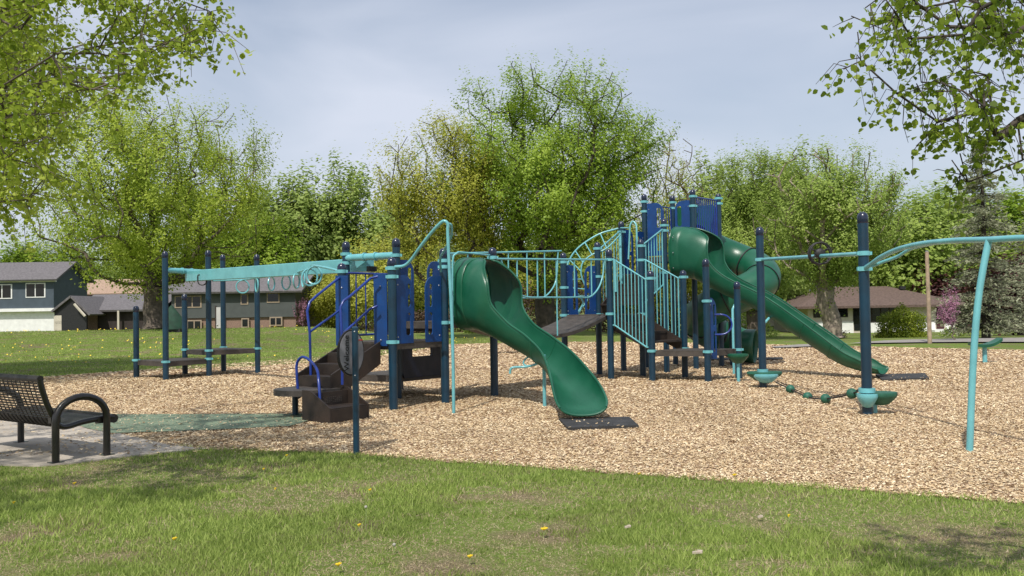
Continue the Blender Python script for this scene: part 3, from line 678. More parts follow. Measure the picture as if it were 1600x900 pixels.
# ---- bridge
def lerp_post(a, c, t): return PX(a).lerp(PX(c), t)
br = MB(); K = 16; vs = []
for i in range(K+1):
    t = i/K; z = 1.34-.34*math.sin(math.pi*t)
    n0 = lerp_post('B7', 'C3', t); n1 = lerp_post('B6', 'C1', t)
    for q in (n0.lerp(n1, .07), n0.lerp(n1, .93)): vs += [V(q.x, q.y, z), V(q.x, q.y, z-.07)]
fs = []
for i in range(K):
    o = i*4; p = o+4; fs += [(o, p, p+2, o+2), (o+1, o+3, p+3, p+1), (o, o+1, p+1, p), (o+2, p+2, p+3, o+3)]
fs += [(0, 2, 3, 1), (K*4, K*4+1, K*4+3, K*4+2)]
br.add(vs, fs); BRD = br.build('bridge_deck', M['deck'], PS)
def bridge_rail(a, c, z0, z1, zb):
    f = lambda t, z: lerp_post(a, c, t)+V(0, 0, z)
    zt = lambda t: z0+(z1-z0)*t
    b = MB(); b.tube([f(.02, z0), f(.98, z1)], .019, 10)
    low = [f(.06, z0)] + [f(.10, zt(.1)-.35), f(.16, zb+.08)]+[f(t, zb-.03*math.sin(math.pi*t)) for t in (.25, .4, .55, .7, .8)]+[f(.88, zb+.14), f(.93, zb+.4), f(.95, zt(.95))]
    b.tube(smooth_path(low, 6), .017, 10); ro = b.build('bridge_railing', M['teal'], PS)
    for t in (.18, .34, .50, .66, .82):
        b = MB(); zl = zb if t != .5 else 1.34-.34*math.sin(math.pi*t)
        b.tube([f(t, zt(t)), f(t, zl-.02)], .014, 8); b.build('bar', M['teal'], ro)
    return ro
bridge_rail('B7', 'C3', 2.38, 2.50, 1.74); bridge_rail('B6', 'C1', 2.53, 2.74, 1.75)

# ---- arch ladder + loops at the right unit
Ya = 20.55
o1 = [W(x_, y_, Ya) for x_, y_ in ((966, 357), (938, 365), (914, 379), (899, 392), (890, 406), (885, 422), (886, 437), (893, 450), (905, 462), (911, 474), (903, 488), (898, 500))]
o2 = [W(x_, y_, Ya-.45) for x_, y_ in ((970, 366), (948, 388), (925, 398), (911, 410), (908, 424), (910, 436), (917, 452), (921, 462), (915, 474), (906, 486), (902, 500))]
ar = rail('arch_ladder', o1, .02, 'teal', n=5)
rail('inner_rail', o2, .017, 'teal', ar, n=5)
for i, j in ((1, 1), (2, 2), (3, 3), (4, 4), (6, 5), (7, 6), (8, 7), (9, 8)): rail('rung', [o1[i], o2[j]], .013, 'teal', ar, sm=False)
rail('loop_pole', [W(970, 356, 21.0), W(982, 356, 20.6)], .016, 'teal', sm=False)
rail('loop_pole', [W(982, 405, 20.5), W(984, 362, 20.5), W(985, 351, 20.5), W(989, 346, 20.5), W(994, 352, 20.45), W(995, 368, 20.4), W(998, 430, 20.3), W(1000, 500, 20.2)], .02, 'teal', n=5)
rail('handhold', [W(960, 405, 18.6), W(962, 456, 18.6)], .03, 'teal', sm=False)
rail('handhold', [W(969, 365, 20.9), W(971, 450, 20.7)], .03, 'teal', sm=False)
b = MB(); c = W(1126, 507, 17.9); b.tube([c+V(.0, 0, .2)]+[c+V(.22*math.sin(R_(a)), -.02, .2*math.cos(R_(a))) for a in range(15, 180, 15)]+[c+V(0, 0, -.2)], .018, 10)
b.tube([c+V(0, 0, .2), c+V(-.12, 0, .2)], .018, 8); b.tube([c+V(0, 0, -.2), c+V(-.12, 0, -.2)], .018, 8); b.build('grab_handle', M['bluetube'], PS)

# ---- slides
def sweep_slide(path, name, legs=(), seams=()):
    """path: list of (x,y,z_bed,half_width,height,open_angle_deg,expo)"""
    P = [Vector(p[:3]) for p in path]; m = 8; K = len(P)
    full = []
    cat = smooth_path(P, m)
    par = []
    for i in range(K-1):
        for k in range(m):
            t = k/m; q = []
            for j in (3, 4, 5, 6):
                p1, p2 = path[i][j], path[i+1][j]; p0 = path[i-1][j] if i else p1; p3 = path[i+2][j] if i < K-2 else p2
                q.append(.5*(2*p1+(p2-p0)*t+(2*p0-5*p1+4*p2-p3)*t*t+(3*p1-p0-3*p2+p3)*t**3))
            q[2] = max(q[2], 0); par.append(q)
    par.append(list(path[-1][3:7]))
    n = 28; vs = []; rims = [[], []]
    for i, c in enumerate(cat):
        a = cat[max(0, i-1)]; q = cat[min(len(cat)-1, i+1)]; t = (q-a); th = V(t.x, t.y, 0).normalized(); side = V(th.y, -th.x, 0)
        hw, hh, op, ex = par[i]; lim = 180-op
        tilt = t.normalized(); upv = V(0, 0, 1) if i < 10 else side.cross(tilt).normalized()
        if upv.z < 0: upv = -upv
        if i < 10: upv = V(0, 0, 1)
        elif i < 24: upv = V(0, 0, 1).lerp(upv, (i-10)/14).normalized()
        for k in range(n+1):
            an = R_(-lim+2*lim*k/n); s_, c_ = math.sin(an), math.cos(an)
            sx = math.copysign(abs(s_)**ex, s_); cz = math.copysign(abs(c_)**ex, c_)
            vs.append(c+side*hw*sx+upv*(hh/2-hh/2*cz))
        rims[0].append(vs[-(n+1)]); rims[1].append(vs[-1])
    fs = [(i*(n+1)+k, i*(n+1)+k+1, (i+1)*(n+1)+k+1, (i+1)*(n+1)+k) for i in range(len(cat)-1) for k in range(n)]
    b = MB(); b.add(vs, fs); o = b.build(name, M['green'], PS, ang=70)
    md = o.modifiers.new('wall', 'SOLIDIFY'); md.thickness = .014; md.offset = 0
    b = MB()
    i0 = next(i for i, p_ in enumerate(par) if p_[2] > 4)
    loop = list(reversed(rims[0][i0:])) + rims[1][i0:]
    b.tube(rims[0][i0:], .018, 8); b.tube(rims[1][i0:], .018, 8); b.tube([vs[(len(cat)-1)*(n+1)+k] for k in range(n+1)], .016, 8)
    b.tube([vs[k] for k in range(n+1)], .02, 8); b.build('rim', M['green'], o)
    for s in seams:
        i = int(s*m); b = MB()
        R0 = [vs[i*(n+1)+k] for k in range(n+1)]; b.tube(R0, .02, 6); b.build('joint_flange', M['green'], o)
    return o, cat
# near slide
n1 = V(.785, -.62, 0).normalized(); s0 = (PX('B5')+PX('B7'))/2
q0 = s0 + n1*.02
S1 = [(q0.x, q0.y, 1.17, .52, 1.19, 0, .72), (q0.x+n1.x*.28, q0.y+n1.y*.28, 1.17, .50, 1.18, 0, .74), (-.42, 14.75, 1.14, .47, 1.15, 12, .82), (-.36, 14.68, 1.11, .44, 1.07, 48, .86), (-.23, 14.54, 1.03, .34, .94, 78, .93),
      (.03, 14.26, .88, .25, .84, 89, .97), (.34, 13.85, .71, .225, .78, 91, 1), (.58, 13.38, .53, .24, .74, 91, 1), (.74, 12.92, .34, .285, .68, 92, 1), (.85, 12.45, .19, .335, .56, 94, .95), (.90, 12.02, .10, .345, .44, 100, .9), (.91, 11.80, .09, .32, .34, 110, .85)]
sl1, cat1 = sweep_slide(S1, 'slide', seams=(6.3,)); tag(sl1, 'near open green slide curving towards the lawn')
b = MB(); b.tube([V(.47, 13.7, -.05), V(.47, 13.7, .80)], .028, 12); b.build('support_leg', M['teal'], sl1)
b = MB(); zb = .42
b.tube(smooth_path([W(797, 584, 13.9), W(798, 577, 13.9), W(803, 574, 13.9), W(822, 573, 13.9), W(838, 569, 13.8), W(849, 562, 13.72), W(849, 556, 13.72)], 5), .019, 8)
b.tube(smooth_path([W(835, 553, 14.0), W(822, 560, 14.0), W(818, 568, 14.0), W(826, 572, 13.95), W(842, 567, 13.8), W(849, 560, 13.7)], 5), .014, 8); b.build('tube_brace', M['teal'], sl1)
# far slide, straight and long
q1 = (PX('C7')+PX('C10'))/2; d2 = V(7.25-q1.x, 17.85-q1.y, 0); L2 = d2.length; d2.normalize()
def s2(s, z, hw, hh, op, ex): p = q1+d2*s; return (p.x, p.y, z, hw, hh, op, ex)
n2_ = V(.785, -.62, 0)
S2 = [(q1.x, q1.y, 2.15, .52, 1.2, 0, .72), (q1.x+n2_.x*.24, q1.y+n2_.y*.24, 2.15, .5, 1.19, 0, .74), s2(.44, 2.12, .47, 1.15, 12, .82), s2(.53, 2.08, .44, 1.07, 48, .86), s2(.72, 1.98, .35, .94, 78, .93), s2(1.15, 1.76, .28, .84, 89, .97), s2(2.0, 1.37, .265, .84, 92, 1),
      s2(2.7, .94, .27, .80, 92, 1), s2(3.3, .56, .30, .74, 92, 1), s2(3.8, .27, .31, .64, 92, 1), s2(4.3, .13, .32, .50, 95, .95), s2(4.62, .10, .30, .36, 110, .9)]
sl2, cat2 = sweep_slide(S2, 'slide', seams=(6, 7.4, 8.6)); tag(sl2, 'long straight open green slide from the tall tower')
for s_, zt_ in ((1.55, 1.72), (2.25, 1.32)):
    p = q1+d2*s_ - V(.25, .28, 0); b = MB(); b.tube([V(p.x, p.y, -.05), V(p.x, p.y, zt_-.3), V(p.x+.06, p.y+.04, zt_-.2), V(p.x+.22, p.y+.2, zt_-.08)], .028, 12); b.build('support_leg', M['teal'], sl2)
for sl_, base_, z_ in ((sl1, s0, 1.3), (sl2, q1, 2.28)):
    b = MB()
    for zz in (.1, .45, .8): b.ball(base_+n1*.12-UH*.545+V(0, 0, z_+zz), .014, 6)
    b.build('bolt', M['steel'], sl_)
# tube slide
HC = V(5.47, 22.45, 0); HR = .80; TR = .43
st0 = (PX('C9')+PX('C13'))/2
tp = [st0+V(0, 0, 3.15), st0+UH*.25+V(0, 0, 3.14)]
a0 = 128; tot = 430
for i in range(0, 31):
    a = R_(a0-tot*i/30); z = 3.1-2.62*(i/30)**.98; tp.append(V(HC.x+HR*math.cos(a), HC.y+HR*math.sin(a), z))
last = tp[-1]; tn = (tp[-1]-tp[-2]); tn.z = 0; tn.normalize(); tp += [last+tn*.35+V(0, 0, -.03)]
b = MB(); b.tube(smooth_path(tp, 3), TR, 28, caps=False); ts = b.build('tube_slide', M['green'], PS, ang=80); tag(ts, 'green spiral tube slide behind the tower')
md = ts.modifiers.new('wall', 'SOLIDIFY'); md.thickness = .012
e_ = (PX('C9')-PX('C13')).normalized(); O_ = PX('C13')+e_*.09+V(0, 0, 2.74); wq = (PX('C9')-PX('C13')).length-.18
b = MB(); b.plate(rr(0, 0, wq, 1.3, .1), [[(wq/2+TR*.97*math.cos(a*math.pi/16), .42+TR*.97*math.sin(a*math.pi/16)) for a in range(32)]], .04, O_, e_); b.build('entry_panel', M['green'], ts, smooth=False)
spp = smooth_path(tp, 3)
for k in (6, 24, 40, 56, 74, 88):
    c = spp[k]; d = (spp[k+1]-spp[k-1]).normalized(); b = MB(); b.lathe(c-d*.014, [(TR-.01, 0), (TR+.022, 0), (TR+.022, .010), (TR+.022, .028), (TR-.01, .028)], 32, d); b.build('joint_flange', M['black'], ts)
b = MB(); b.tube([V(HC.x, HC.y, -.05), V(HC.x, HC.y, 2.4)], .05, 12); b.build('support_leg', M['navy'], ts)

# ------------------------------------------------------------ overhead climber (right)
CL = thing('pod_climber', (4.6, 14, 0), 'two tall navy posts with black wheel on a teal bar, ball rope and teal arch', 'climber')
def post2(x, y, top, cl):
    b = MB(); b.tube([V(x, y, -.05), V(x, y, top-.09)], .069, 20); p = b.build('post', M['navy'], CL)
    b = MB(); b.lathe(V(x, y, top-.15), [(.07, 0), (.073, .004), (.073, .085), (.066, .11), (.05, .138), (.024, .15), (.003, .152)], 20); b.build('cap', M['navycap'], p)
    b = MB(); b.ball(V(x, y-.03, top-.001), .008, 6); b.build('rivet', M['steel'], p)
    for z in cl:
        b = MB(); b.lathe(V(x, y, z-.03), [(.069, 0), (.082, 0), (.082, .06), (.069, .06)], 18); b.box(V(x+.085, y, z), (.05, .04, .045)); b.box(V(x-.08, y-.01, z), (.03, .04, .045)); b.build('clamp', M['teal'], p)
D1 = V(4.53, 16.31, 0); D2 = V(4.77, 12.13, 0)
post2(D1.x, D1.y, 2.92, (2.33,)); post2(D2.x, D2.y, 2.74, (2.18, 1.97))
b = MB(); b.tube([D1+V(.02, -.06, 2.33), D2+V(.0, .06, 2.18)], .03, 12); b.build('overhead_bar', M['teal'], CL)
wc = W(1281, 396, 13.63)
b = MB()
for r_, tr, dy in ((.165, .015, .03), (.165, .012, -.05)):
    b.tube([wc+V(r_*math.cos(a*math.pi/12), dy, r_*math.sin(a*math.pi/12)) for a in range(24)], tr, 8, closed=True)
for k in range(3):
    a = k*2.09+.5; b.tube([wc+V(0, .0, 0), wc+V(.165*math.cos(a), .03, .165*math.sin(a))], .014, 8); b.tube([wc, wc+V(.165*math.cos(a+1), -.05, .165*math.sin(a+1))], .012, 8)
b.lathe(wc+V(0, .06, 0), [(.05, 0), (.075, .02), (.075, .1), (.05, .12)], 16, (0, -1, 0)); b.build('turning_wheel', M['black'], CL)
# pods
def pod(c, ex, lx, ly, h, name='foot_pod'):
    ex = Vector(ex).normalized(); ey = V(-ex.y, ex.x, 0); vs = []; n = 24; lv = [(1.0, 0), (1.03, -.03), (.98, -.06), (.80, -.10), (.5, -.14*h/.14), (.2, -.155*h/.14)]
    for s_, z_ in lv:
        for k in range(n): a = 2*math.pi*k/n; vs.append(c+ex*lx*s_*math.cos(a)+ey*ly*s_*math.sin(a)+V(0, 0, z_))
    fs = [(i*n+k, (i+1)*n+k, (i+1)*n+(k+1) % n, i*n+(k+1) % n) for i in range(len(lv)-1) for k in range(n)]+[tuple(range(n)), tuple((len(lv)-1)*n+k for k in reversed(range(n)))]
    b = MB(); b.add(vs, fs); return b
pod(D1+V(.04, .04, .29), (1, 0, 0), .31, .24, .16).build('foot_pod', M['greenball'], CL)
b = pod(D1+V(.03, -.09, .26), (1, 0, 0), .22, .15, .15); b.build('pod_bracket', M['teal'], CL)
b = MB(); b.lathe(D1+V(0, 0, .28), [(.07, 0), (.1, 0), (.1, .06), (.07, .06)], 18); b.build('pod_collar', M['teal'], CL)
pod(D2+V(.2, .03, .30), (1, 0, 0), .21, .18, .16).build('foot_pod', M['greenball'], CL)
b = pod(D2+V(-.02, -.06, .29), (1, 0, 0), .135, .13, .17); b.build('pod_bracket', M['teal'], CL)
b = MB(); b.lathe(D2+V(0, 0, .30), [(.07, 0), (.11, 0), (.11, .06), (.07, .06)], 18); b.build('pod_collar', M['teal'], CL)
b = MB(); b.box(D2+V(.12, .05, .07), (.05, .05, .18)); b.build('pod_stub', M['teal'], CL)
bp = [(1212, 597, 16.1), (1235, 608, 15.2), (1262, 620, 14.3), (1290, 623, 13.5), (1331, 615, 12.6), (1350, 605, 12.2)]
rp_ = [W(*q) for q in bp]
b = MB(); b.tube(smooth_path(rp_, 5), .012, 8); rope = b.build('rope', M['chain'], CL)
for q in rp_[1:5]:
    b = MB(); b.ball(q, .076, 18); b.build('step_ball', M['greenball'], rope)
# second, lower rope
b = MB(); q_ = [p+V(.1, .25, .0) for p in rp_]; b.tube(smooth_path(q_, 5), .008, 6); b.build('rope', M['chain'], CL)
# arch
ap = [(1353, 418, 12.05), (1362, 412, 11.9), (1378, 401, 11.6), (1405, 389, 11.1), (1440, 381, 10.5), (1490, 376, 9.8), (1545, 374.5, 9.1), (1600, 372, 8.6), (1650, 376, 8.2), (1720, 400, 7.8), (1790, 470, 7.5), (1810, 560, 7.4)]
AP = [W(*q) for q in ap]
b = MB(); b.tube(smooth_path(AP, 6), .032, 14); arch = b.build('arch', M['teal'], CL)
b = MB(); pe = AP[-1]; b.tube([pe, V(pe.x+.05, pe.y, -.05)], .032, 14); b.build('leg', M['teal'], arch)
b = MB(); b.tube(smooth_path([W(1362, 416, 11.9), W(1380, 409, 11.8), W(1402, 401, 11.6), W(1425, 388, 11.3), W(1460, 380, 10.7)], 6), .022, 10); b.build('arch_brace', M['teal'], arch)
lg = [W(1545, 375, 9.1), W(1537, 415, 9.08), W(1529, 465, 9.05), W(1523, 530, 9.03), W(1519, 600, 9.02), W(1515, 707, 9.01)]
b = MB(); b.tube(smooth_path(lg, 6), .034, 14); b.build('leg', M['teal'], arch)
sp = smooth_path([p+V(.06, .1, -.02) for p in lg[:4]], 24); b = MB()
b.tube([p+V(.018*math.cos(i*1.1), .018*math.sin(i*1.1), 0) for i, p in enumerate(sp)], .011, 6); b.build('coiled_climbing_rail', M['bluetube'], arch)

# ------------------------------------------------------------ loose play items
def step_pod(px, py, ptop, lab, r=.2):
    g0 = G(px, py); t = thing('step_pod', (g0.x, g0.y, 0), lab, 'stepping pod'); zt = W(px, ptop, g0.y).z
    b = MB(); b.tube([V(g0.x, g0.y, -.05), V(g0.x, g0.y, zt-.1)], .033, 12); b.build('leg', M['teal'], t)
    pod(V(g0.x, g0.y, zt), (1, 0, 0), r, r*.9, .17).build('step_bowl', M['green'], t)
step_pod(1154, 597, 553, 'green bowl shaped step on a teal leg beside the long slide')
# far spinner dish
g0 = G(826, 551); t = thing('dish_seat', (g0.x, g0.y, 0), 'low green dish seat on a single post far behind the near slide', 'play seat')
b = MB(); b.tube([g0-V(0, 0, .05), g0+V(0, 0, .35)], .05, 12); b.build('post', M['navy'], t)
c0 = W(805, 520, g0.y)
pod(V(c0.x-.05, c0.y, .62), (1, .1, 0), .85, .45, .25).build('dish', M['green'], t)
b = MB(); b.tube(smooth_path([V(c0.x-.9, c0.y, .62), V(c0.x-.95, c0.y, .8), V(c0.x-.75, c0.y, .72)], 4), .03, 8); b.tube(smooth_path([V(c0.x+.3, c0.y, .62), V(c0.x+.35, c0.y, .74), V(c0.x+.5, c0.y, .62)], 4), .03, 8); b.build('handle', M['teal'], t)
g0 = G(1539, 567); t = thing('dish_seat', (g0.x, g0.y, 0), 'green curved seat on a teal post far behind the arch leg', 'play seat')
b = MB(); b.tube([g0-V(0, 0, .05), g0+V(0, 0, .42)], .055, 12); b.build('post', M['teal'], t)
b = MB(); K = 10; vs = []
for i in range(K+1):
    s_ = -1+2*i/K; x_ = g0.x+.02+s_*.36; z_ = .46+.1*s_*s_+.05*s_
    wv_ = .18*(1-.25*s_*s_); vs += [V(x_, g0.y-wv_, z_), V(x_, g0.y+wv_, z_), V(x_, g0.y+wv_, z_-.07), V(x_, g0.y-wv_, z_-.07)]
fs = [(i*4+k, i*4+(k+1) % 4, (i+1)*4+(k+1) % 4, (i+1)*4+k) for i in range(K) for k in range(4)]+[(3, 2, 1, 0), (K*4, K*4+1, K*4+2, K*4+3)]
b.add(vs, fs); b.build('seat', M['green'], t)

def wearmat(pts, lab):
    P = [G(*p) for p in pts]; b = MB(); b.prism([(p.x, p.y) for p in P], .0, .045); tag(b.build('mat_and_shadow_sheet', M['matt'], smooth=False), lab, 'rubber mat', 'rubber wear mats in the mulch')
wearmat([(873, 659), (983, 656), (998, 670), (888, 674)], 'black square rubber mat in front of the near curved slide')
wearmat([(1368, 588), (1445, 586), (1452, 594), (1378, 596)], 'grey rubber mat at the foot of the long straight slide')
g_ = G(1165, 562); b = MB(); b.prism([(g_.x-1.1, g_.y-.3), (g_.x+.9, g_.y-.5), (g_.x+1.1, g_.y+.3), (g_.x-.9, g_.y+.5)], 0, .04); tag(b.build('mat_and_shadow_sheet', M['matt'], smooth=False), 'dark flat sheet painting the shadow cast behind the spiral tube slide', 'rubber mat', 'rubber wear mats in the mulch')  # dark sheet stands in for the tube slide's cast shadow, no mat lies here

# ------------------------------------------------------------ welcome sign
g0 = G(557, 710); t = thing('welcome_sign', (g0.x, g0.y, 0), 'oval grey welcome sign turned edgewise on a slim navy post at the lawn edge', 'sign')
b = MB(); b.tube([g0-V(0, 0, .05), g0+V(-.0, 0, 1.33)], .034, 16); b.lathe(g0+V(0, 0, 1.31), [(.036, 0), (.036, .02), (.02, .035), (.002, .038)], 14); b.build('post', M['navy'], t)
sc0 = W(548, 551, g0.y+.05); e = V(.56, .72, 0).normalized()
ov = [(.185*math.cos(a*math.pi/18), .245*math.sin(a*math.pi/18)) for a in range(36)]
b = MB(); b.plate(ov, [], .02, sc0, e); pn = b.build('sign_panel', M['black'], t, smooth=False)
ov2 = [(p[0]*.9, p[1]*.93) for p in ov]; nn = e.cross(V(0, 0, 1))
if nn.y > 0: nn = -nn
b = MB(); b.plate(ov2, [], .006, sc0+nn*.012, e); b.build('sign_face', M['signface'], pn, smooth=False)
def text_mesh(s, size, O, right, up, nrm, m, parent, name, ex=.002):
    cu = bpy.data.curves.new('lettering', 'FONT'); cu.body = s; cu.size = size; cu.align_x = 'CENTER'; cu.align_y = 'CENTER'; cu.extrude = ex
    ob = bpy.data.objects.new('lettering', cu); me = bpy.data.meshes.new_from_object(ob)
    b = MB(); b.add([O+right*v.co.x+up*v.co.y+nrm*v.co.z for v in me.vertices], [tuple(p.vertices) for p in me.polygons])
    bpy.data.objects.remove(ob); bpy.data.curves.remove(cu); return b.build(name, m, parent, smooth=False)
text_mesh('Welcome', .095, sc0+nn*.018-e*.07, V(0, 0, 1), -e, nn, M['black'], pn, 'lettering')
b = MB(); b.box(sc0+nn*.017+e*.125+V(0, 0, .13), (.06, .004, .012), e); b.build('red_line', M['red'], pn, smooth=False)
b = MB(); [b.ball(g0+V(0, -.034, z_), .008, 6) for z_ in (1.29, .83)]; b.build('bolt', M['steel'], t)

# ------------------------------------------------------------ bench
bl = G(87, 725); fl = G(167, 713); BE = (fl-bl).normalized(); BX = V(BE.y, -BE.x, 0)     # BE: facing, -BX: along the bench to the far end
t = thing('park_bench', (bl.x, bl.y, 0), 'dark metal park bench with open strap backrest and hoop arms on the concrete', 'bench')
def BP(u, f, z): return bl+BE*f-BX*u+V(0, 0, z)
D_ = (fl-bl).length
for u in (0, 1.86):
    b = MB()
    path = [BP(u, 0, -.0), BP(u, 0, .30), BP(u, .0, .42)]+[BP(u, D_/2-D_/2*math.cos(R_(a)), .43+.23*math.sin(R_(a))) for a in range(15, 166, 15)]+[BP(u, D_, .40), BP(u, D_, .28), BP(u, D_, 0)]
    b.tube(path, .037, 14); b.box(BP(u, 0, .018), (.12, .12, .008), BE); b.box(BP(u, D_, .018), (.12, .12, .008), BE); b.build('arm_hoop', M['bench'], t)
prof = [(-.13, .87), (-.11, .78), (-.06, .62), (-.01, .50), (.03, .42), (.09, .365), (.17, .36), (.30, .385), (.45, .40), (.60, .41), (.66, .40)]
for u in (.06, 1.80):
    b = MB(); b.tube(smooth_path([BP(u, f, z) for f, z in prof], 4), .030, 10); b.box(BP(u, .02, .44), (.10, .06, .06), BE); b.box(BP(u, D_-.03, .385), (.10, .06, .06), BE); b.build('seat_frame', M['bench'], t)
pp = smooth_path([V(f, z, 0) for f, z in prof], 10); ln = [0]
for i in range(1, len(pp)): ln.append(ln[-1]+(pp[i]-pp[i-1]).length)
def at(s):
    for i in range(1, len(pp)):
        if ln[i] >= s: q = (s-ln[i-1])/(ln[i]-ln[i-1]); return pp[i-1].lerp(pp[i], q), (pp[i]-pp[i-1]).normalized()
    return pp[-1], (pp[-1]-pp[-2]).normalized()
tot_ = ln[-1]; s = .05
bb = MB(); sb = MB()
while s < tot_-.04:
    p_, d_ = at(s); tgt = bb if p_.y > .47 and p_.x < .05 else sb
    ex3 = BE*d_.x+V(0, 0, d_.y)
    tgt.box(BP(.93, p_.x, p_.y), (.022 if tgt is bb else .03, .006, 1.74), ex3, None, -BX) if False else tgt.add(*(lambda c, a_, l_, th_: ([c+a_*sa*( .008 if tgt is bb else .0135)+BX*sl*.87+n_*st_*.003 for sl in (-1, 1) for sa, st_ in ((-1, -1), (1, -1), (1, 1), (-1, 1)) for n_ in [a_.cross(BX)]], [(3, 2, 1, 0), (4, 5, 6, 7), (0, 1, 5, 4), (1, 2, 6, 5), (2, 3, 7, 6), (3, 0, 4, 7)]))(BP(.93, p_.x, p_.y), ex3, 1.74, .006))
    s += .031 if tgt is bb else .034
for u in np.arange(.12, 1.78, .09):
    a_ = [BP(u, p.x, p.y) for p in pp]
    k_ = [i for i, p in enumerate(pp) if p.y > .47 and p.x < .05]
    bb.tube([a_[i] for i in k_[::3]], .006, 5)
    k_ = [i for i, p in enumerate(pp) if not (p.y > .47 and p.x < .05)]; sb.tube([a_[i]-V(0, 0, .006) for i in k_[::3]], .009, 5)
bb.tube([BP(.04, -.13, .87), BP(1.82, -.13, .87)], .034, 12); sb.tube([BP(.04, .655, .39), BP(1.82, .655, .39)], .048, 14)
bb.build('backrest', M['benchtop'], t, smooth=False); sb.build('seat', M['benchtop'], t, smooth=False)

# ------------------------------------------------------------ trees
def grow(seed, H, base, R, trunk_r, ntarget, fork=None, lobes=14, lob_r=.34, lean=(0, 0), step=.6, k_path=.30, top_bias=0.0, explicit=None, squash=1.0, zp=1.0, rexp=.62, tip=.009):
    r = np.random.default_rng(seed)
    fork = fork if fork else base*.8
    nodes = []; par = []
    nt_ = 6
    for i in range(nt_+1):
        t = i/nt_; nodes.append((lean[0]*t+r.normal(0, .03), lean[1]*t+r.normal(0, .03), fork*t)); par.append(i-1)
    plen = [fork*i/nt_ for i in range(nt_+1)]
    if explicit is not None: T = np.array(explicit)
    else:
        cz = (base+H)/2; hz = (H-base)/2
        LC = []
        while len(LC) < lobes:
            p = r.uniform(-1, 1, 3)
            if .35 < np.linalg.norm(p) < .82: LC.append(p)
        T = []
        while len(T) < ntarget:
            if r.random() < .72:
                c = LC[r.integers(lobes)]; p = c+r.normal(0, lob_r*.55, 3)
            else:
                p = r.normal(size=3); p = p/np.linalg.norm(p)*r.random()**.4*.95
            if np.linalg.norm(p) > 1.02: continue
            wz = p[2]; s_ = 1-.18*max(0, wz)-.12*max(0, -wz)
            T.append((p[0]*R*s_+lean[0], p[1]*R*s_*squash+lean[1], base+2*hz*((max(-1, min(1.05, p[2]))+1)/2)**zp))
        T = np.array(T)
    F = np.array(nodes[-1]); T = T[np.argsort(np.linalg.norm(T-F, axis=1))]
    NA = np.zeros((ntarget*30+200, 3)); PL = np.zeros(len(NA)); par = par+[0]*(len(NA)-len(par)); m = len(nodes); NA[:m] = nodes; PL[:m] = plen
    chains = []
    for tt in T:
        lo = 2
        D = np.linalg.norm(NA[lo:m]-tt, axis=1)
        below = np.maximum(0, NA[lo:m, 2]-tt[2])          # branches grow up and out
        c = D+k_path*PL[lo:m]+.8*below
        j = int(np.argmin(c))+lo; a = NA[j].copy(); d = D[j-lo]; nseg = max(1, int(d/step))
        ch = [j]; sag = np.array([0, 0, d*.10*r.uniform(.2, 1.2)])
        # leave along the parent's direction for a while
        pd = NA[j]-NA[max(par[j], 0)]; pn = np.linalg.norm(pd); pd = pd/pn if pn > 1e-6 else np.array([0, 0, 1.])
        for i in range(1, nseg+1):
            t = i/nseg; p = a*(1-t)+tt*t + pd*d*.28*t*(1-t)*(1-t)*2 - sag*4*t*(1-t)*.5 + (r.normal(0, (.05 if explicit is None else .016)*min(d, 2), 3) if i < nseg else 0)
            NA[m] = p; par[m] = ch[-1]; PL[m] = PL[ch[-1]]+np.linalg.norm(p-NA[ch[-1]]); ch.append(m); m += 1
        chains.append(ch)
    cnt = np.zeros(m)
    for ch in chains: cnt[ch[-1]] += 1
    for i in range(m-1, 0, -1): cnt[par[i]] += cnt[i]
    tot = cnt[0]; rad = tip+ (trunk_r-tip)*(cnt/tot)**rexp
    rad[0] = trunk_r*1.35; rad[1] = trunk_r*1.05
    return NA[:m], par[:m], rad, chains, nt_
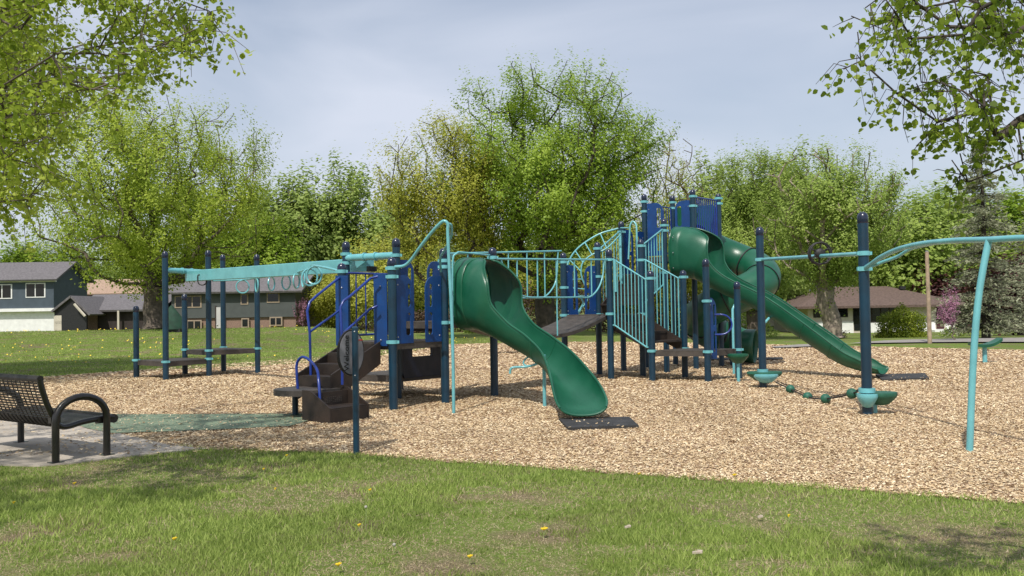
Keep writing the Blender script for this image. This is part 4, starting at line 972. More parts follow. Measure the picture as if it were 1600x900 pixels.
def tree(name, loc, label, cat, seed, H, base, R, trunk_r, ntarget, leafm, nleaf, lsize, spread=.38, barkm='bark', group=None, twigs=True, aspect=.5, upn=.35, hang=0, sides=6, **kw):
    NA, par, rad, chains, nt_ = grow(seed, H, base, R, trunk_r, ntarget, **kw)
    r = np.random.default_rng(seed+99)
    t = thing(name, loc, label, cat, group)
    b = MB(); b.tube([Vector(NA[i]) for i in range(nt_+1)], [float(rad[i]) for i in range(nt_+1)], 10)
    # root flare
    b.build('trunk', M[barkm], t, off=(0, 0, 0))
    b = MB()
    for ch in chains: b.tube([Vector(NA[i]) for i in ch], [float(rad[ch[1]])]+[float(rad[i]) for i in ch[1:]], sides if rad[ch[1]] > .05 else 4, caps=False)
    b.v = [tuple(p) for p in b.v]; br_ = b.build('branches', M[barkm], t, off=(0, 0, 0), ang=80)
    # leaf centres along outer halves of the chains
    seg = []
    for ch in chains:
        k0 = max(1, int(len(ch)*.45))
        for i in range(k0, len(ch)): seg.append((NA[ch[i-1]], NA[ch[i]]))
    A_ = np.array([s[0] for s in seg]); B_ = np.array([s[1] for s in seg]); wts = r.gamma(1.6, 1, len(seg)); wts /= wts.sum()
    k = r.choice(len(seg), nleaf, p=wts); tt = r.random((nleaf, 1)); ctr = A_[k]*(1-tt)+B_[k]*tt
    # small tufts
    ntf = max(20, nleaf//20); tf = r.normal(0, spread, (ntf, 3)); kk = r.choice(len(seg), ntf, p=wts); t3 = r.random((ntf, 1)); tfc = A_[kk]*(1-t3)+B_[kk]*t3 + tf*np.array([1, 1, .75])
    own = r.integers(0, ntf, nleaf); od = tfc-np.array([NA[nt_][0], NA[nt_][1], NA[nt_][2]]); od /= np.linalg.norm(od, axis=1)[:, None]+1e-6; od[:, 2] += .9; od /= np.linalg.norm(od, axis=1)[:, None]
    ctr = np.where(r.random((nleaf, 1)) < .85, tfc[own]+r.normal(0, spread*.24, (nleaf, 3))+od[own]*r.normal(0, spread*.75, (nleaf, 1)), ctr+r.normal(0, spread*.8, (nleaf, 3)))
    if hang: ctr[:, 2] -= np.abs(r.normal(0, hang, nleaf))
    cc_ = np.array([NA[nt_][0], NA[nt_][1], (base+H)/2]); bn = ctr-cc_; bn /= np.linalg.norm(bn, axis=1)[:, None]+1e-6
    b2 = ctr-tfc[own]; b2 /= np.linalg.norm(b2, axis=1)[:, None]+1e-6; bn = bn*.75+b2*.55; bn[:, 2] += .25
    leaves(ctr, lsize, leafm, t, r, aspect, upn, bn=bn)
    return t
def leaves(ctr, lsize, leafm, parent, r, aspect=.5, upn=.35, name='crown', hexa=False, bn=None):
    n = len(ctr); nr = r.normal(size=(n, 3)); nr[:, 2] = np.abs(nr[:, 2])+upn
    if bn is not None: nr = nr*.5+bn*1.15
    nr = nr*1.0; nr /= np.linalg.norm(nr, axis=1)[:, None]
    a = r.normal(size=(n, 3)); a -= nr*(a*nr).sum(1)[:, None]; a /= np.linalg.norm(a, axis=1)[:, None]; b_ = np.cross(nr, a)
    s = lsize*r.uniform(.6, 1.35, n)[:, None]; a *= s*.5; b_ *= s*.5*aspect*1.4
    if hexa:
        v = np.empty((n, 6, 3)); cup = nr*s*.12
        v[:, 0] = ctr-a; v[:, 1] = ctr-a*.35+b_*.85+cup; v[:, 2] = ctr+a*.35+b_*.75+cup; v[:, 3] = ctr+a*1.1; v[:, 4] = ctr+a*.35-b_*.75+cup; v[:, 5] = ctr-a*.35-b_*.85+cup
        o = fast(name, v.reshape(-1, 3), 6, n, leafm)
    else:
        v = np.empty((n, 4, 3)); v[:, 0] = ctr-a; v[:, 1] = ctr+b_-a*.1; v[:, 2] = ctr+a; v[:, 3] = ctr-b_-a*.1
        o = fast(name, v.reshape(-1, 3), 4, n, leafm)
    o.parent = parent; return o

def TL(px, Y): p = W(px, 500, Y); return (p.x, Y, tz(p.x, Y)-.05)
# the big yellow-green tree at left
tree('broadleaf_tree', TL(240, 46), 'broad yellow-green spring tree behind the overhead beam, its forked trunk before the grey house', 'tree', 3, 13.6, 2.3, 7.2, .48, 560, L_yellow, 98000, .125, .42, zp=1.2, lobes=20, lob_r=.42, fork=2.2, k_path=.22, aspect=.45)
# centre tree
tree('broadleaf_tree', TL(852, 50), 'tall bright green spreading tree at the centre behind the bridge', 'tree', 12, 15.9, 2.6, 7.4, .55, 580, L_fresh, 112000, .135, .42, 'barkd', zp=.85, lobes=20, lob_r=.38, fork=2.6, k_path=.22, aspect=.5)
tree('broadleaf_tree', TL(688, 47), 'sparse bronze-tinted budding tree left of the tall centre tree', 'tree', 21, 12.2, 2.4, 3.9, .22, 420, L_bronze, 46000, .115, .38, 'barkd', lobes=12, fork=2.2, lob_r=.4, tip=.014)
tree('bare_tree', TL(1053, 58), 'thin nearly bare budding tree behind the blue tower', 'tree', 33, 13.6, 3.2, 2.7, .17, 340, L_bronze, 11000, .09, .3, 'bark', lobes=10, fork=2.0, lob_r=.45, tip=.02)
tree('broadleaf_tree', TL(1300, 52), 'rounded green tree with several pale stems before the brown roofed house', 'tree', 44, 11.9, 3.3, 4.7, .55, 430, L_mid, 60000, .13, .4, 'palebark', lobes=15, fork=1.2, k_path=.48, lob_r=.4, rexp=.55)
tree('broadleaf_tree', TL(1175, 62), 'green tree rising behind the long slide and the tube slide', 'tree', 55, 13.6, 1.8, 4.3, .4, 400, L_mid, 66000, .15, .42, 'bark', lobes=14, fork=2)
# undergrowth / backdrop trees, one by one
def mkproto(seed, H, base, R, lm, nl, ls, nm, lab):
    return tree(nm, (0, 0, 0), lab, 'tree', seed, H, base, R, .3, 170, lm, nl, ls, .6, 'bark', lobes=12, fork=base+.6, lob_r=.4)
protos = {}
def bgtree(kind, px, Y, s, lab, rot, sxy=1):
    global protos
    if kind not in protos:
        dd = dict(far=(71, 11, .8, 5, L_far, 40000, .25), round=(72, 9, .6, 4.6, L_mid, 34000, .24), br=(73, 9, .8, 4.2, L_bronze, 28000, .19), red=(74, 6.5, .6, 2.8, L_red, 11000, .26), fr=(75, 10, .6, 4.4, L_fresh, 34000, .23))[kind]
        o = mkproto(*dd, 'broadleaf_tree', 'x'); protos[kind] = o; KIDS[o.name] = [c for c in o.children_recursive]
    else:
        o = copy_tree(protos[kind])
    o.location = TL(px, Y); o.rotation_euler.z = rot; o.scale = (s*sxy, s*sxy, s); tag(o, lab, 'tree', 'trees along the far side of the park')
bpy.context.view_layer.update()
bgtree('far', 462, 92, 1.5, 'rounded willow-green tree left of the bronze budding tree, between it and the yellow-green tree', 0, 1.0)
bgtree('far', 552, 95, 1.62, 'rounded green tree directly left of the bronze budding tree crown', 2, .95)
bgtree('br', 600, 66, .86, 'low bronze bushy tree under the gap beside the budding tree', 1, 1.1)
bgtree('br', 780, 72, .8, 'low bronze bushy tree behind the near slide hood', 3.0, 1.2)
bgtree('br', 520, 70, .62, 'small bronze-green tree behind the ring rail', 4.0, 1.1)
bgtree('fr', 405, 84, 1.15, 'green tree seen behind the roof of the grey house', 1.6, 1.1)
bgtree('fr', 60, 105, 1.15, 'green tree behind the blue-grey house at left', .5, 1.3)
bgtree('fr', -60, 100, 1.1, 'dark green tree at the far left edge', 2.5, 1.0)
bgtree('far', 180, 110, 1.05, 'pale green tree behind the tan roofed house', 5.0, 1.3)
bgtree('far', 300, 105, 1.0, 'pale green tree behind the trunk of the yellow-green tree', 3.3, 1.3)
bgtree('round', 960, 78, 1.15, 'mid green tree behind the arch ladder', 2.2, 1.2)
bgtree('br', 1010, 66, 1.05, 'bronze-green low tree behind the bar barriers', 5.1, 1.1)
bgtree('far', 1120, 85, 1.5, 'tall soft green tree left of the long slide tree', 1.1, .8)
bgtree('far', 1235, 88, 1.6, 'soft green tree in the gap left of the multi-stemmed tree', 4.4, .85)
bgtree('round', 1425, 88, 1.45, 'mid green tree rising behind the brown hipped roof', .4, 1.2)
bgtree('round', 1500, 95, 1.62, 'mid green tree behind the wooden pole and the spruce', 2.8, 1.2)
bgtree('fr', 1590, 90, 1.45, 'bright green tree behind the spruce at right edge', 4.0, 1.2)
bgtree('round', 1690, 80, 1.1, 'green tree past the right edge of the photo', 1.0, 1.2)
bgtree('red', 1475, 84, .98, 'dark red leaved tree between the brown roof and the spruce', 0, 1.3)
bgtree('red', 1600, 60, .9, 'dark red leaved tree at the right edge behind the spruce', 2, 1.3)
bgtree('far', 690, 110, 1.1, 'pale green tree far behind the loop pole', 3.9, 1.4)
bgtree('far', 850, 110, 1.1, 'pale green tree far behind the centre tree trunk', 5.9, 1.4)
bgtree('far', 640, 100, 1.0, 'pale green tree far behind the navy panels', .9, 1.3)

# bushes
def bush(name, px, Y, w_, h, lm, n, ls, lab, cat='bush', group=None, z=None, stem=True):
    p = TL(px, Y); t = thing(name, p, lab, cat, group); r = np.random.default_rng(int(px*7+Y))
    d = r.normal(size=(n, 3)); d /= np.linalg.norm(d, axis=1)[:, None]; d[:, 2] = np.abs(d[:, 2])
    lump = 1+.12*np.sin(d[:, 0]*7+px)*np.cos(d[:, 1]*6)+.08*np.sin(d[:, 2]*11+px)
    c = d*np.array([w_/2, w_/2*.8, h])*(r.random((n, 1))**.22)*lump[:, None]+r.normal(0, .05, (n, 3)); c[:, 2] = np.abs(c[:, 2])+.02
    leaves(c, ls, lm, t, r, .55, .2, 'foliage')
    if stem:
        b = MB()
        for k in range(7):
            a = k*.9; b.tube([V(0, 0, -.05), V(math.cos(a)*w_*.15, math.sin(a)*w_*.15, h*.4), V(math.cos(a)*w_*.3, math.sin(a)*w_*.25, h*.8)], [.04, .025, .012], 5)
        b.build('stems', M['bark'], t, off=(0, 0, 0))
    return t
bush('round_bush', 1409, 54, 3.0, 1.95, L_bush, 11000, .095, 'big clipped golden-green bush before the cream house wall', 'bush')
bush('low_bush', 1487, 60, 1.6, .6, L_mid, 1500, .09, 'low dark green bush by the steps right of the wooden pole')
bush('low_bush', 1290, 61, 3.0, .8, L_brown, 1500, .10, 'brown shrub under the multi-stemmed tree')
for i, (px, Y, w_, h, lm, lab) in enumerate([(560, 75, 5, 2.6, L_brown, 'brown undergrowth shrub behind the stair rails'), (640, 60, 4, 1.5, L_brown, 'brown undergrowth shrub behind the navy panels'), (735, 62, 5, 2.6, L_brown, 'brown undergrowth shrub behind the near slide hood'),
        (810, 64, 6, 3.6, L_brown, 'red-brown undergrowth shrub left of the centre trunk'), (905, 64, 6, 3.9, L_brown, 'red-brown undergrowth shrub right of the centre trunk'), (985, 62, 5, 3.4, L_brown, 'red-brown undergrowth shrub behind the bar barriers'),
        (1060, 66, 5, 3.0, L_brown, 'brown undergrowth shrub below the tall tower'), (1150, 70, 6, 2.6, L_mid, 'green shrub behind the tube slide'), (770, 58, 4, 1.2, L_mid, 'low green shrub behind the dish seat')]):
    bush('shrub', px, Y, w_, h, lm, 3500, .16, lab, 'shrub', 'undergrowth shrubs along the park edge')
bush('flower_bed', 435, 62, 1.6, .55, L_flower, 900, .07, 'yellow flowering clump right of the grey house door', 'flowers', 'yellow flowers at the grey house')
bush('flower_bed', 300, 62, 1.5, .5, L_flower, 800, .07, 'yellow flowering clump by the left posts before the grey house', 'flowers', 'yellow flowers at the grey house')
bush('low_bush', 326, 62, 1.0, .8, L_bush, 900, .08, 'small green bush at the grey house wall')
tree('redbud_tree', TL(1489, 35), 'small pink flowering tree between the wooden pole and the spruce', 'tree', 61, 2.15, .7, .50, .03, 70, L_pink, 2600, .05, .12, 'bark', lobes=6, fork=.8, step=.25, tip=.007)
tree('redbud_tree', TL(473, 66), 'small pink flowering tree at the right end of the grey house', 'tree', 62, 2.7, .8, .6, .04, 60, L_pink, 1300, .08, .16, 'bark', lobes=6, fork=.8, step=.25, tip=.008)

# spruce
def spruce(px, Y, H, R, lab, seed, nb=330, npr=34):
    p = TL(px, Y); t = thing('spruce_tree', p, lab, 'tree', 'spruces at the right'); r = np.random.default_rng(seed)
    b = MB(); b.tube([V(0, 0, -.05), V(.03, 0, H*.5), V(0, .02, H)], [.19, .11, .02], 9); b.build('trunk', M['barkd'], t, off=(0, 0, 0))
    b = MB(); C_ = []; D_a = []
    for i in range(nb):
        u = r.random()**1.25; z = .55+u*(H-.6); L_ = R*(1-u)**.8*(.65+.45*r.random())+.18; a = r.uniform(0, 2*math.pi); dr = np.array([math.cos(a), math.sin(a), 0])
        tip_ = np.array([0, 0, z])+dr*L_+np.array([0, 0, -.22*L_+.12*L_*L_*.3]); b.tube([V(0, 0, z), Vector(tip_)], [.025*(1-u)+.008, .005], 4, caps=False)
        for k in range(npr):
            q = .2+.8*r.random(); c = np.array([0, 0, z])*(1-q)+tip_*q; sp_ = .16*(1.1-q*.6)*min(1, L_)
            C_.append(c+r.normal(0, 1, 3)*np.array([sp_, sp_, .05])+[0, 0, -.03]); D_a.append(dr+r.normal(0, .5, 3))
    b.build('branches', M['barkd'], t, off=(0, 0, 0)); C_ = np.array(C_); n = len(C_); A = np.array(D_a); A /= np.linalg.norm(A, axis=1)[:, None]
    s = r.uniform(.045, .095, (n, 1)); u_ = np.cross(A, r.normal(size=(n, 3))); u_ /= np.linalg.norm(u_, axis=1)[:, None]
    o = quads_object('crown', C_, A*s, u_*s*.28, L_needle); o.parent = t
spruce(1540, 39, 8.9, 2.05, 'tall grey-green spruce behind the teal arch leg', 5)
spruce(1640, 46, 8.5, 2.8, 'grey-green spruce at the right edge of the photo', 6)

# hazy mid-left tree whose crown hangs in from the left
tree('broadleaf_tree', (-14.6, 19.5, 0), 'sunlit yellow-green tree reaching in from the left behind the bench', 'tree', 81, 12.5, 2.9, 5.4, .3, 500, L_yellow, 120000, .095, .36, 'bark', lobes=18, fork=2.2)

# near overhanging trees: trunks stand outside the photo, boughs reach into it
def overhang(name, base, H, tgt, lab, seed, lm, nper, lsize, spread, trunk_r, fork, droop=.25, barkm='bark', tip=.004, tw=.004):
    r = np.random.default_rng(seed)
    E = [np.array(p)-np.array(base) for p in tgt]
    NA, par, rad, chains, nt_ = grow(seed, H, fork, 3, trunk_r, len(E), fork=fork, explicit=E, step=.3, k_path=.22, tip=tip, rexp=.95)
    t = thing(name, base, lab, 'tree'); b = MB(); b.tube([Vector(NA[i]) for i in range(nt_+1)], [float(rad[i]) for i in range(nt_+1)], 12); b.build('trunk', M[barkm], t, off=(0, 0, 0))
    b = MB()
    for ch in chains: b.tube([Vector(NA[i]) for i in ch], [float(rad[ch[1]])]+[float(rad[i]) for i in ch[1:]], 6, caps=False)
    tips = []
    for ch in chains:
        k0 = max(1, len(ch)-5)
        for i in range(k0, len(ch)): tips.append((NA[ch[i-1]], NA[ch[i]]))
    C_ = []
    for (a, c) in tips:
        for k in range(3):
            s0_ = a+(c-a)*r.random(); e_ = s0_+r.normal(0, spread, 3)*np.array([1, 1, .6])+np.array([0, 0, -droop*r.random()])
            b.tube([Vector(s0_), Vector((s0_+e_)/2+r.normal(0, .02, 3)+np.array([0, 0, .03])), Vector(e_)], [tw, tw*.7, tw*.4], 4, caps=False)
            for q in range(nper): tt_ = r.random()**.7; C_.append(s0_*(1-tt_)+e_*tt_+r.normal(0, lsize*.75, 3)+np.array([0, 0, -.02]))
    b.build('branches', M[barkm], t, off=(0, 0, 0), ang=80)
    leaves(np.array(C_), lsize, lm, t, r, .72, .1, hexa=True); return t
def cloud(pxs, Y0, Y1, n, seed):
    """points spread over an outline area at real distances"""
    r = np.random.default_rng(seed); P = []
    while len(P) < n:
        px = r.uniform(min(p[0] for p in pxs), max(p[0] for p in pxs)); py = r.uniform(min(p[1] for p in pxs), max(p[1] for p in pxs))
        if inpoly(np.array([px]), np.array([py]), pxs)[0]: P.append(tuple(W(px, py, r.uniform(Y0, Y1))))
    return P
# left maple: boughs over the bench
tg = cloud([(-80, -160), (320, -120), (345, 10), (342, 66), (318, 112), (280, 105), (250, 90), (190, 150), (130, 150), (90, 260), (60, 330), (-80, 330)], 6.6, 9.2, 240, 1)
r_ = np.random.default_rng(4)
for i in range(330):
    a = r_.uniform(0, 2*math.pi); q = 4.2*math.sqrt(r_.random()); x_, y_ = -7.4+q*math.cos(a), 5.6+q*math.sin(a); z_ = r_.uniform(3.9, 8.5)
    if y_ > 3 and (y_ < 9.5) and x_ > -.56*y_-2.2+.0*z_ and z_ < 1.5+.32*y_: continue
    if x_ > -3.0: continue
    tg.append((x_, y_, z_))
overhang('maple_tree', (-8.6, 6.2, -.05), 7, tg, 'near maple whose leafy boughs hang across the upper left corner', 5, L_yellow, 22, .041, .24, .2, 2.6)
# right linden: hanging twigs in the upper right
tg = cloud([(1330, -60), (1500, -80), (1700, -80), (1700, 150), (1560, 160), (1545, 230), (1500, 240), (1470, 170), (1420, 130), (1440, 90), (1400, 60), (1345, 40)], 3.3, 4.1, 66, 2)
tg += cloud([(1450, -60), (1700, -60), (1700, 90), (1540, 110), (1480, 60)], 3.3, 4.1, 22, 12)
tg += [tuple(W(*q)) for q in ((1318, 108, 3.75), (1345, 95, 3.75), (1385, 155, 3.65), (1400, 145, 3.65), (1432, 228, 3.75), (1445, 215, 3.75), (1465, 190, 3.75), (1487, 250, 3.75), (1500, 240, 3.65), (1512, 285, 3.75), (1340, 50, 3.75), (1330, 25, 3.85), (1365, 40, 3.85), (1598, 250, 3.65), (1590, 190, 3.75), (1560, 215, 3.75))]
r_ = np.random.default_rng(8)
for i in range(4): tg.append((r_.uniform(3.0, 8), r_.uniform(1.0, 5.2), r_.uniform(3.5, 6)))
tg = [q for q in tg if not (q[2] > 3.4 and q[1] > 5.0)]
overhang('linden_tree', (5.6, 2.1, -.05), 6, tg, 'near linden whose small-leaved twigs hang down in the upper right corner', 9, L_hang, 9, .0265, .080, .055, 2.4, droop=.2, barkm='barkd', tip=.002, tw=.0022)

# ------------------------------------------------------------ houses
def house(px0, px1, Y, loc_px, lab, name='house'):
    p = TL(loc_px, Y); return thing(name, (p[0], Y, p[2]), lab, 'house')
def X(px, Y): return W(px, 490, Y).x
def Z(px, py, Y): return W(px, py, Y).z
def wbox(b, px0, py0, px1, py1, Y, dep, zf=None):
    """box with its front face spanning the given picture extent at distance Y"""
    xa, xb = X(px0, Y), X(px1, Y); pm = (px0+px1)/2; za, zb = Z(pm, py1, Y), Z(pm, py0, Y)
    if zf is not None: za = zf
    b.box(V((xa+xb)/2, Y+dep/2, (za+zb)/2), (xb-xa, dep, zb-za)); return b
def window(parent, px0, py0, px1, py1, Y, frame='white', n=2, fw=.09):
    b = MB(); wbox(b, px0, py0, px1, py1, Y-.04, .05); f = b.build('window', M[frame], parent, smooth=False)
    xa, xb = X(px0, Y), X(px1, Y); pm = (px0+px1)/2; za, zb = Z(pm, py1, Y), Z(pm, py0, Y); b = MB(); wdt_ = (xb-xa-fw*(n+1))/n
    for i in range(n): b.box(V(xa+fw+wdt_*(i+.5)+fw*i, Y-.045, (za+zb)/2), (wdt_, .02, zb-za-2*fw))
    b.build('pane', M['glass'], f, smooth=False)
def gable_roof(b, x0, x1, y0, y1, ze, zr, ov=.5, th=.14):
    ym = (y0+y1)/2
    for s, ya in ((1, y0-ov), (-1, y1+ov)):
        P = [V(x0-ov, ya, ze-.12), V(x1+ov, ya, ze-.12), V(x1+ov, ym, zr), V(x0-ov, ym, zr)]
        b.extr(P, (P[1]-P[0]).cross(P[3]-P[0]), th)
def gable_ends(parent, x0, x1, y0, y1, ze, zr, m):
    b = MB(); ym = (y0+y1)/2
    for x in (x0+.06, x1-.06): b = MB(); b.extr([V(x, y0, ze-.15), V(x, y1, ze-.15), V(x, ym, zr-.12)], (1, 0, 0), .1); b.build('gable_wall', M[m], parent, smooth=False)
# blue-grey two storey house
Y = 76; t = house(0, 85, Y, 30, 'blue-grey two storey house with white trim and a pale garage door')
b = MB(); xa, xb = X(-160, Y), X(84, Y); zt = Z(40, 438, Y); zm = Z(40, 484, Y)
b.box(V((xa+xb)/2, Y+3, (zt+zm)/2), (xb-xa, 6, zt-zm)); b.build('wall', M['siding_blue'], t, smooth=False)
b = MB(); b.box(V((xa+xb)/2, Y+3.1, (zm-1)/2), (xb-xa-.1, 5.6, zm+.99)); b.build('ground_floor', M['white'], t, smooth=False)
b = MB(); wbox(b, -60, 490, 72, 516, Y+.35, .1, zf=-.5); b.build('garage_door', M['garage'], t, smooth=False)
b = MB(); wbox(b, -160, 483, 85, 488, Y-.15, .5); wbox(b, -160, 438, 86, 442, Y-.1, .3); b.build('white_trim', M['white'], t, smooth=False)
b = MB(); gable_roof(b, xa, xb, Y, Y+6, zt+.1, zt+1.65); b.build('roof', M['roofgrey'], t, smooth=False); gable_ends(t, xa, xb, Y, Y+6, zt+.1, zt+1.6, 'siding_blue')
window(t, 40, 442, 71, 465, Y); window(t, -12, 444, 19, 467, Y)
b = MB(); wbox(b, 35, 423, 42, 428, Y+1.6, .4); wbox(b, 0, 424, 6, 429, Y+1.6, .4); b.build('roof_vent', M['black'], t, smooth=False)
# tan roof house behind
Y = 92; t = house(0, 0, Y, 140, 'house with a long tan roof behind the dark garage')
xa, xb = X(70, Y), X(245, Y); zt = Z(140, 460, Y)
b = MB(); b.box(V((xa+xb)/2, Y+4, (zt-1)/2), (xb-xa, 8, zt+1)); b.build('wall', M['darkgable'], t, smooth=False)
b = MB(); gable_roof(b, xa, xb, Y, Y+8, zt+.1, Z(140, 438, Y+4)); b.build('roof', M['rooftan'], t, smooth=False)
# low dark garage with gable
Y = 66; t = house(0, 0, Y, 150, 'low brown house with a dark gable front and a long grey roof')
xa, xb = X(134, Y), X(245, Y); zt = Z(190, 485, Y); zg = -.6
b = MB(); b.box(V((xa+xb)/2, Y+4, (zt+zg)/2), (xb-xa, 8, zt-zg)); b.build('wall', M['darkgable'], t, smooth=False)
b = MB(); gable_roof(b, xa-.5, xb, Y, Y+7, zt+.1, Z(190, 461, Y+3.5)); b.build('roof', M['roofgrey'], t, smooth=False)
b = MB(); ya = Y-2.2; P = [V(X(88, ya), ya, zg), V(X(136, ya), ya, zg), V(X(136, ya), ya, Z(136, 488, ya)), V(X(110, ya), ya, Z(110, 465, ya)), V(X(86, ya), ya, Z(86, 487, ya))]; b.extr(P, (0, 1, 0), .2)
b.build('gable_wall', M['black'], t, smooth=False)
b = MB()
for (pa, qa, pb_, qb) in ((110, 463, 140, 492), (110, 463, 80, 487)):
    A = V(X(pa, ya-.3), ya-.3, Z(pa, qa, ya-.3)); Bq = V(X(pb_, ya-.3), ya-.3, Z(pb_, qb, ya-.3)); P = [A, Bq, Bq+V(0, 5, 0), A+V(0, 5, 0)]; b.extr(P, (P[1]-P[0]).cross(P[3]-P[0]), .14)
b.build('gable_roof', M['roofgrey'], t, smooth=False)
b = MB(); wbox(b, 84, 493, 96, 516, Y-2.3, .3, zf=zg); b.build('corner_wall', M['cream'], t, smooth=False)
b = MB(); wbox(b, 134, 488, 152, 516, Y-.05, .06, zf=zg); b.build('brick_wall', M['brick'], t, smooth=False)
b = MB(); wbox(b, 183, 484, 186, 516, Y-.5, .1, zf=zg); b.build('downpipe', M['cream'], t, smooth=False)
A = V(X(116, ya-.5), ya-.5, Z(116, 475, ya)); Bq = V(X(133, ya-.5), ya-.5, Z(133, 494, ya)); b = MB(); b.tube([A, Bq], .09, 5); b.build('bargeboard', M['cream'], t)
# grey split level house
Y = 66; t = house(0, 0, Y, 380, 'grey split level house with brick base behind the left posts')
xa, xb = X(268, Y), X(462, Y); zt = Z(380, 457, Y); zm = Z(380, 496, Y); zg = -.6
b = MB(); b.box(V((xa+xb)/2, Y+4.5, (zt+zm)/2), (xb-xa, 9, zt-zm)); b.build('wall', M['siding_grey'], t, smooth=False)
b = MB(); b.box(V((xa+xb)/2, Y+4.6, (zm+zg)/2), (xb-xa-.05, 8.9, zm-zg-.01)); b.build('brick_base', M['brick'], t, smooth=False)
b = MB(); gable_roof(b, xa-.2, xb+.1, Y, Y+9, zt+.12, Z(380, 426, Y+4.5)); b.build('roof', M['roofgrey'], t, smooth=False); gable_ends(t, xa, xb, Y, Y+9, zt+.1, Z(380, 428, Y+4.5), 'siding_grey')
window(t, 273, 462, 315, 481, Y, 'tanwall', n=3); window(t, 376, 459, 388, 476, Y, 'tanwall', n=1); window(t, 417, 457, 437, 473, Y, 'tanwall', n=1); window(t, 292, 500, 315, 516, Y, 'tanwall', n=2); window(t, 377, 497, 389, 512, Y, 'tanwall', n=1); window(t, 421, 495, 441, 509, Y, 'tanwall', n=2)
b = MB(); wbox(b, 338, 480, 349, 516, Y-.06, .07, zf=zg); d_ = b.build('door', M['garage'], t, smooth=False); b = MB(); b.ball(V(X(340, Y), Y-.1, .7), .05, 6); b.build('handle', M['steel'], d_)
b = MB(); wbox(b, 336, 478, 338, 514, Y-.05, .06, zf=zg); wbox(b, 349, 478, 351, 514, Y-.05, .06, zf=zg); b.build('door_frame', M['darkgable'], t, smooth=False)
# small houses glimpsed in the middle
Y = 100; t = house(0, 0, Y, 655, 'small grey house glimpsed far behind the blue panels')
xa, xb = X(590, Y), X(700, Y); b = MB(); b.box(V((xa+xb)/2, Y+4, 1.2), (xb-xa, 8, 3.6)); b.build('wall', M['cream'], t, smooth=False)
b = MB(); gable_roof(b, xa, xb, Y, Y+8, 3.0, 5.0); b.build('roof', M['roofgrey'], t, smooth=False); window(t, 640, 478, 655, 488, Y)
Y = 100; t = house(0, 0, Y, 1215, 'small pale house glimpsed under the long slide')
xa, xb = X(1140, Y), X(1232, Y); b = MB(); b.box(V((xa+xb)/2, Y+4, .8), (xb-xa, 8, 3.2)); b.build('wall', M['cream'], t, smooth=False)
b = MB(); gable_roof(b, xa, xb, Y, Y+8, 2.5, 4.2); b.build('roof', M['roofgrey'], t, smooth=False); window(t, 1200, 480, 1214, 490, Y)
# brown hipped roof house at right
Y = 77; t = house(0, 0, Y, 1340, 'single storey cream house with a brown hipped roof behind the round bush')
xa, xb = X(1262, Y), X(1492, Y); ze = Z(1380, 477, Y); zr = Z(1400, 447, Y+5); zg = -1.1
b = MB(); b.box(V((xa+xb)/2, Y+5, (ze+zg)/2), (xb-xa, 10, ze-zg)); b.build('wall', M['cream'], t, smooth=False)
x0, x1, y0, y1 = xa-1.2, xb+1.0, Y-1.0, Y+11; ym = (y0+y1)/2; rx0, rx1 = X(1330, Y), X(1425, Y)
b = MB(); b.add([V(x0, y0, ze), V(x1, y0, ze), V(x1, y1, ze), V(x0, y1, ze), V(rx0, ym, zr), V(rx1, ym, zr), V(x0, y0, ze-.2), V(x1, y0, ze-.2), V(x1, y1, ze-.2), V(x0, y1, ze-.2)],
    [(0, 1, 5, 4), (1, 2, 5), (2, 3, 4, 5), (3, 0, 4), (0, 6, 7, 1), (1, 7, 8, 2), (2, 8, 9, 3), (3, 9, 6, 0), (6, 9, 8, 7)]); rf = b.build('roof', M['roofbrown'], t, smooth=False)
b = MB(); wbox(b, 1408, 447, 1416, 452, Y+3.5, .4); b.build('roof_vent', M['black'], rf, smooth=False)
window(t, 1333, 477, 1404, 503, Y, 'darkgable', 5, .12); window(t, 1271, 481, 1325, 496, Y, 'darkgable', 3, .1)
b = MB(); wbox(b, 1463, 478, 1475, 516, Y-.06, .07, zf=-.75); b.build('door', M['doord'], t, smooth=False)
b = MB(); wbox(b, 1334, 478, 1343, 516, Y-.05, .07, zf=-.8); b.build('side_door', M['glass'], t, smooth=False)
b = MB(); wbox(b, 1262, 503, 1333, 525, Y-.12, .14); wbox(b, 1345, 504, 1461, 525, Y-.12, .14); wbox(b, 1477, 504, 1492, 525, Y-.12, .14); wbox(b, 1460, 515, 1495, 521, Y-1.2, 1.2, zf=zg); b.build('stone_base', M['white'], t, smooth=False)

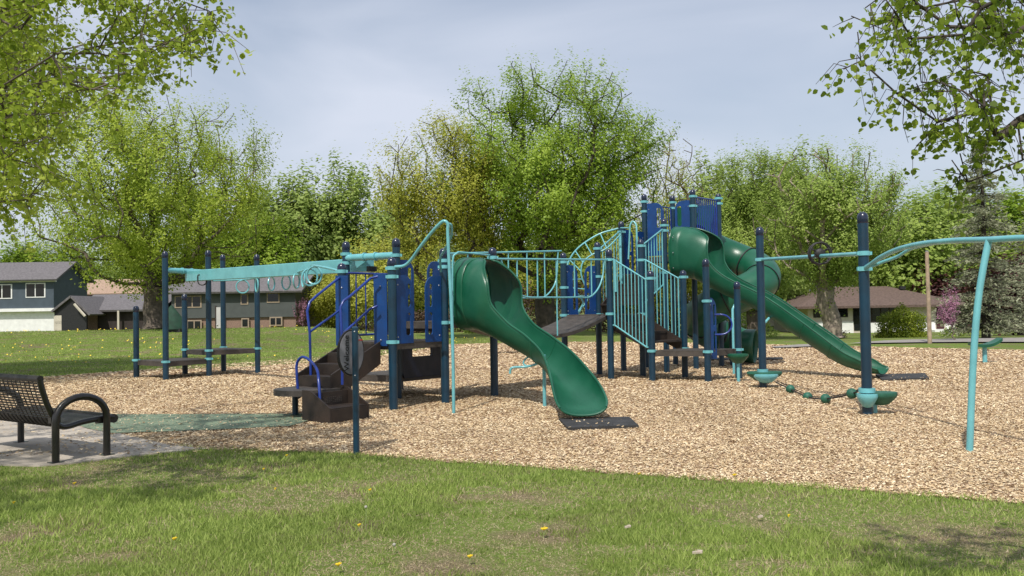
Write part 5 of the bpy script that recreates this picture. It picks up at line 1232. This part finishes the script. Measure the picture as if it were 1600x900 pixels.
# utility pole, cover, yard items
p = G(1453, 541); p = V(W(1453, 541, 33).x, 33, 0); t = thing('wooden_pole', (p.x, p.y, tz(p.x, p.y)), 'plain weathered wooden pole standing before the brown roofed house', 'pole')
b = MB(); b.tube([V(p.x, p.y, tz(p.x, 33)-.05), V(p.x-.02, p.y, Z(1449, 393, 33))], [.078, .066], 14); b.build('shaft', M['wood'], t)
b = MB(); b.lathe(V(p.x-.02, p.y, Z(1449, 393, 33)), [(.068, -.02), (.072, 0), (.072, .015), (.02, .03)], 12); b.build('top_cap', M['steel'], t)
Yc = 42; pc = TL(273, Yc); t = thing('covered_grill', pc, 'dark green canvas cover draped to a peak beside the left posts', 'covered grill')
r_ = np.random.default_rng(2); vs = []; n = 14; lv = [(.52, .18), (.50, .35), (.42, .7), (.26, 1.0), (.10, 1.22), (.02, 1.3)]
for (rr0, zz) in lv:
    for k in range(n): a = 2*math.pi*k/n; q = rr0*(1+.1*math.sin(3*a+zz*4)+.06*math.cos(5*a)); vs.append(V(pc[0]+q*math.cos(a)-.12*zz, Yc+q*.7*math.sin(a), pc[2]+zz))
b = MB(); b.add(vs, [(i*n+k, i*n+(k+1) % n, (i+1)*n+(k+1) % n, (i+1)*n+k) for i in range(len(lv)-1) for k in range(n)]+[tuple(range(n)), tuple((len(lv)-1)*n+k for k in range(n))]); b.build('canvas', M['greencloth'], t)
b = MB(); b.box(V(pc[0], Yc, pc[2]+.11), (.7, .5, .2)); b.build('base', M['black'], t, smooth=False)
for px, Y, w_, h, lab in ((418, 64, .5, .5, 'small dark garden chair at the grey house wall'), (373, 64, .4, .6, 'dark bin at the grey house wall right of the door')):
    q = TL(px, Y); t = thing('garden_item', q, lab, 'garden item')
    b = MB(); b.box(V(q[0], Y, q[2]+h*.45), (w_, w_, .06)); b.box(V(q[0], Y+w_/2, q[2]+h*.75), (w_, .05, h*.6)); b.build('seat', M['yard'], t, smooth=False)
    for sx in (-1, 1):
        for sy in (-1, 1): b = MB(); b.box(V(q[0]+sx*w_*.45, Y+sy*w_*.45, q[2]+h*.21), (.05, .05, h*.45)); b.build('leg', M['yard'], t, smooth=False)
bpy.context.view_layer.update()
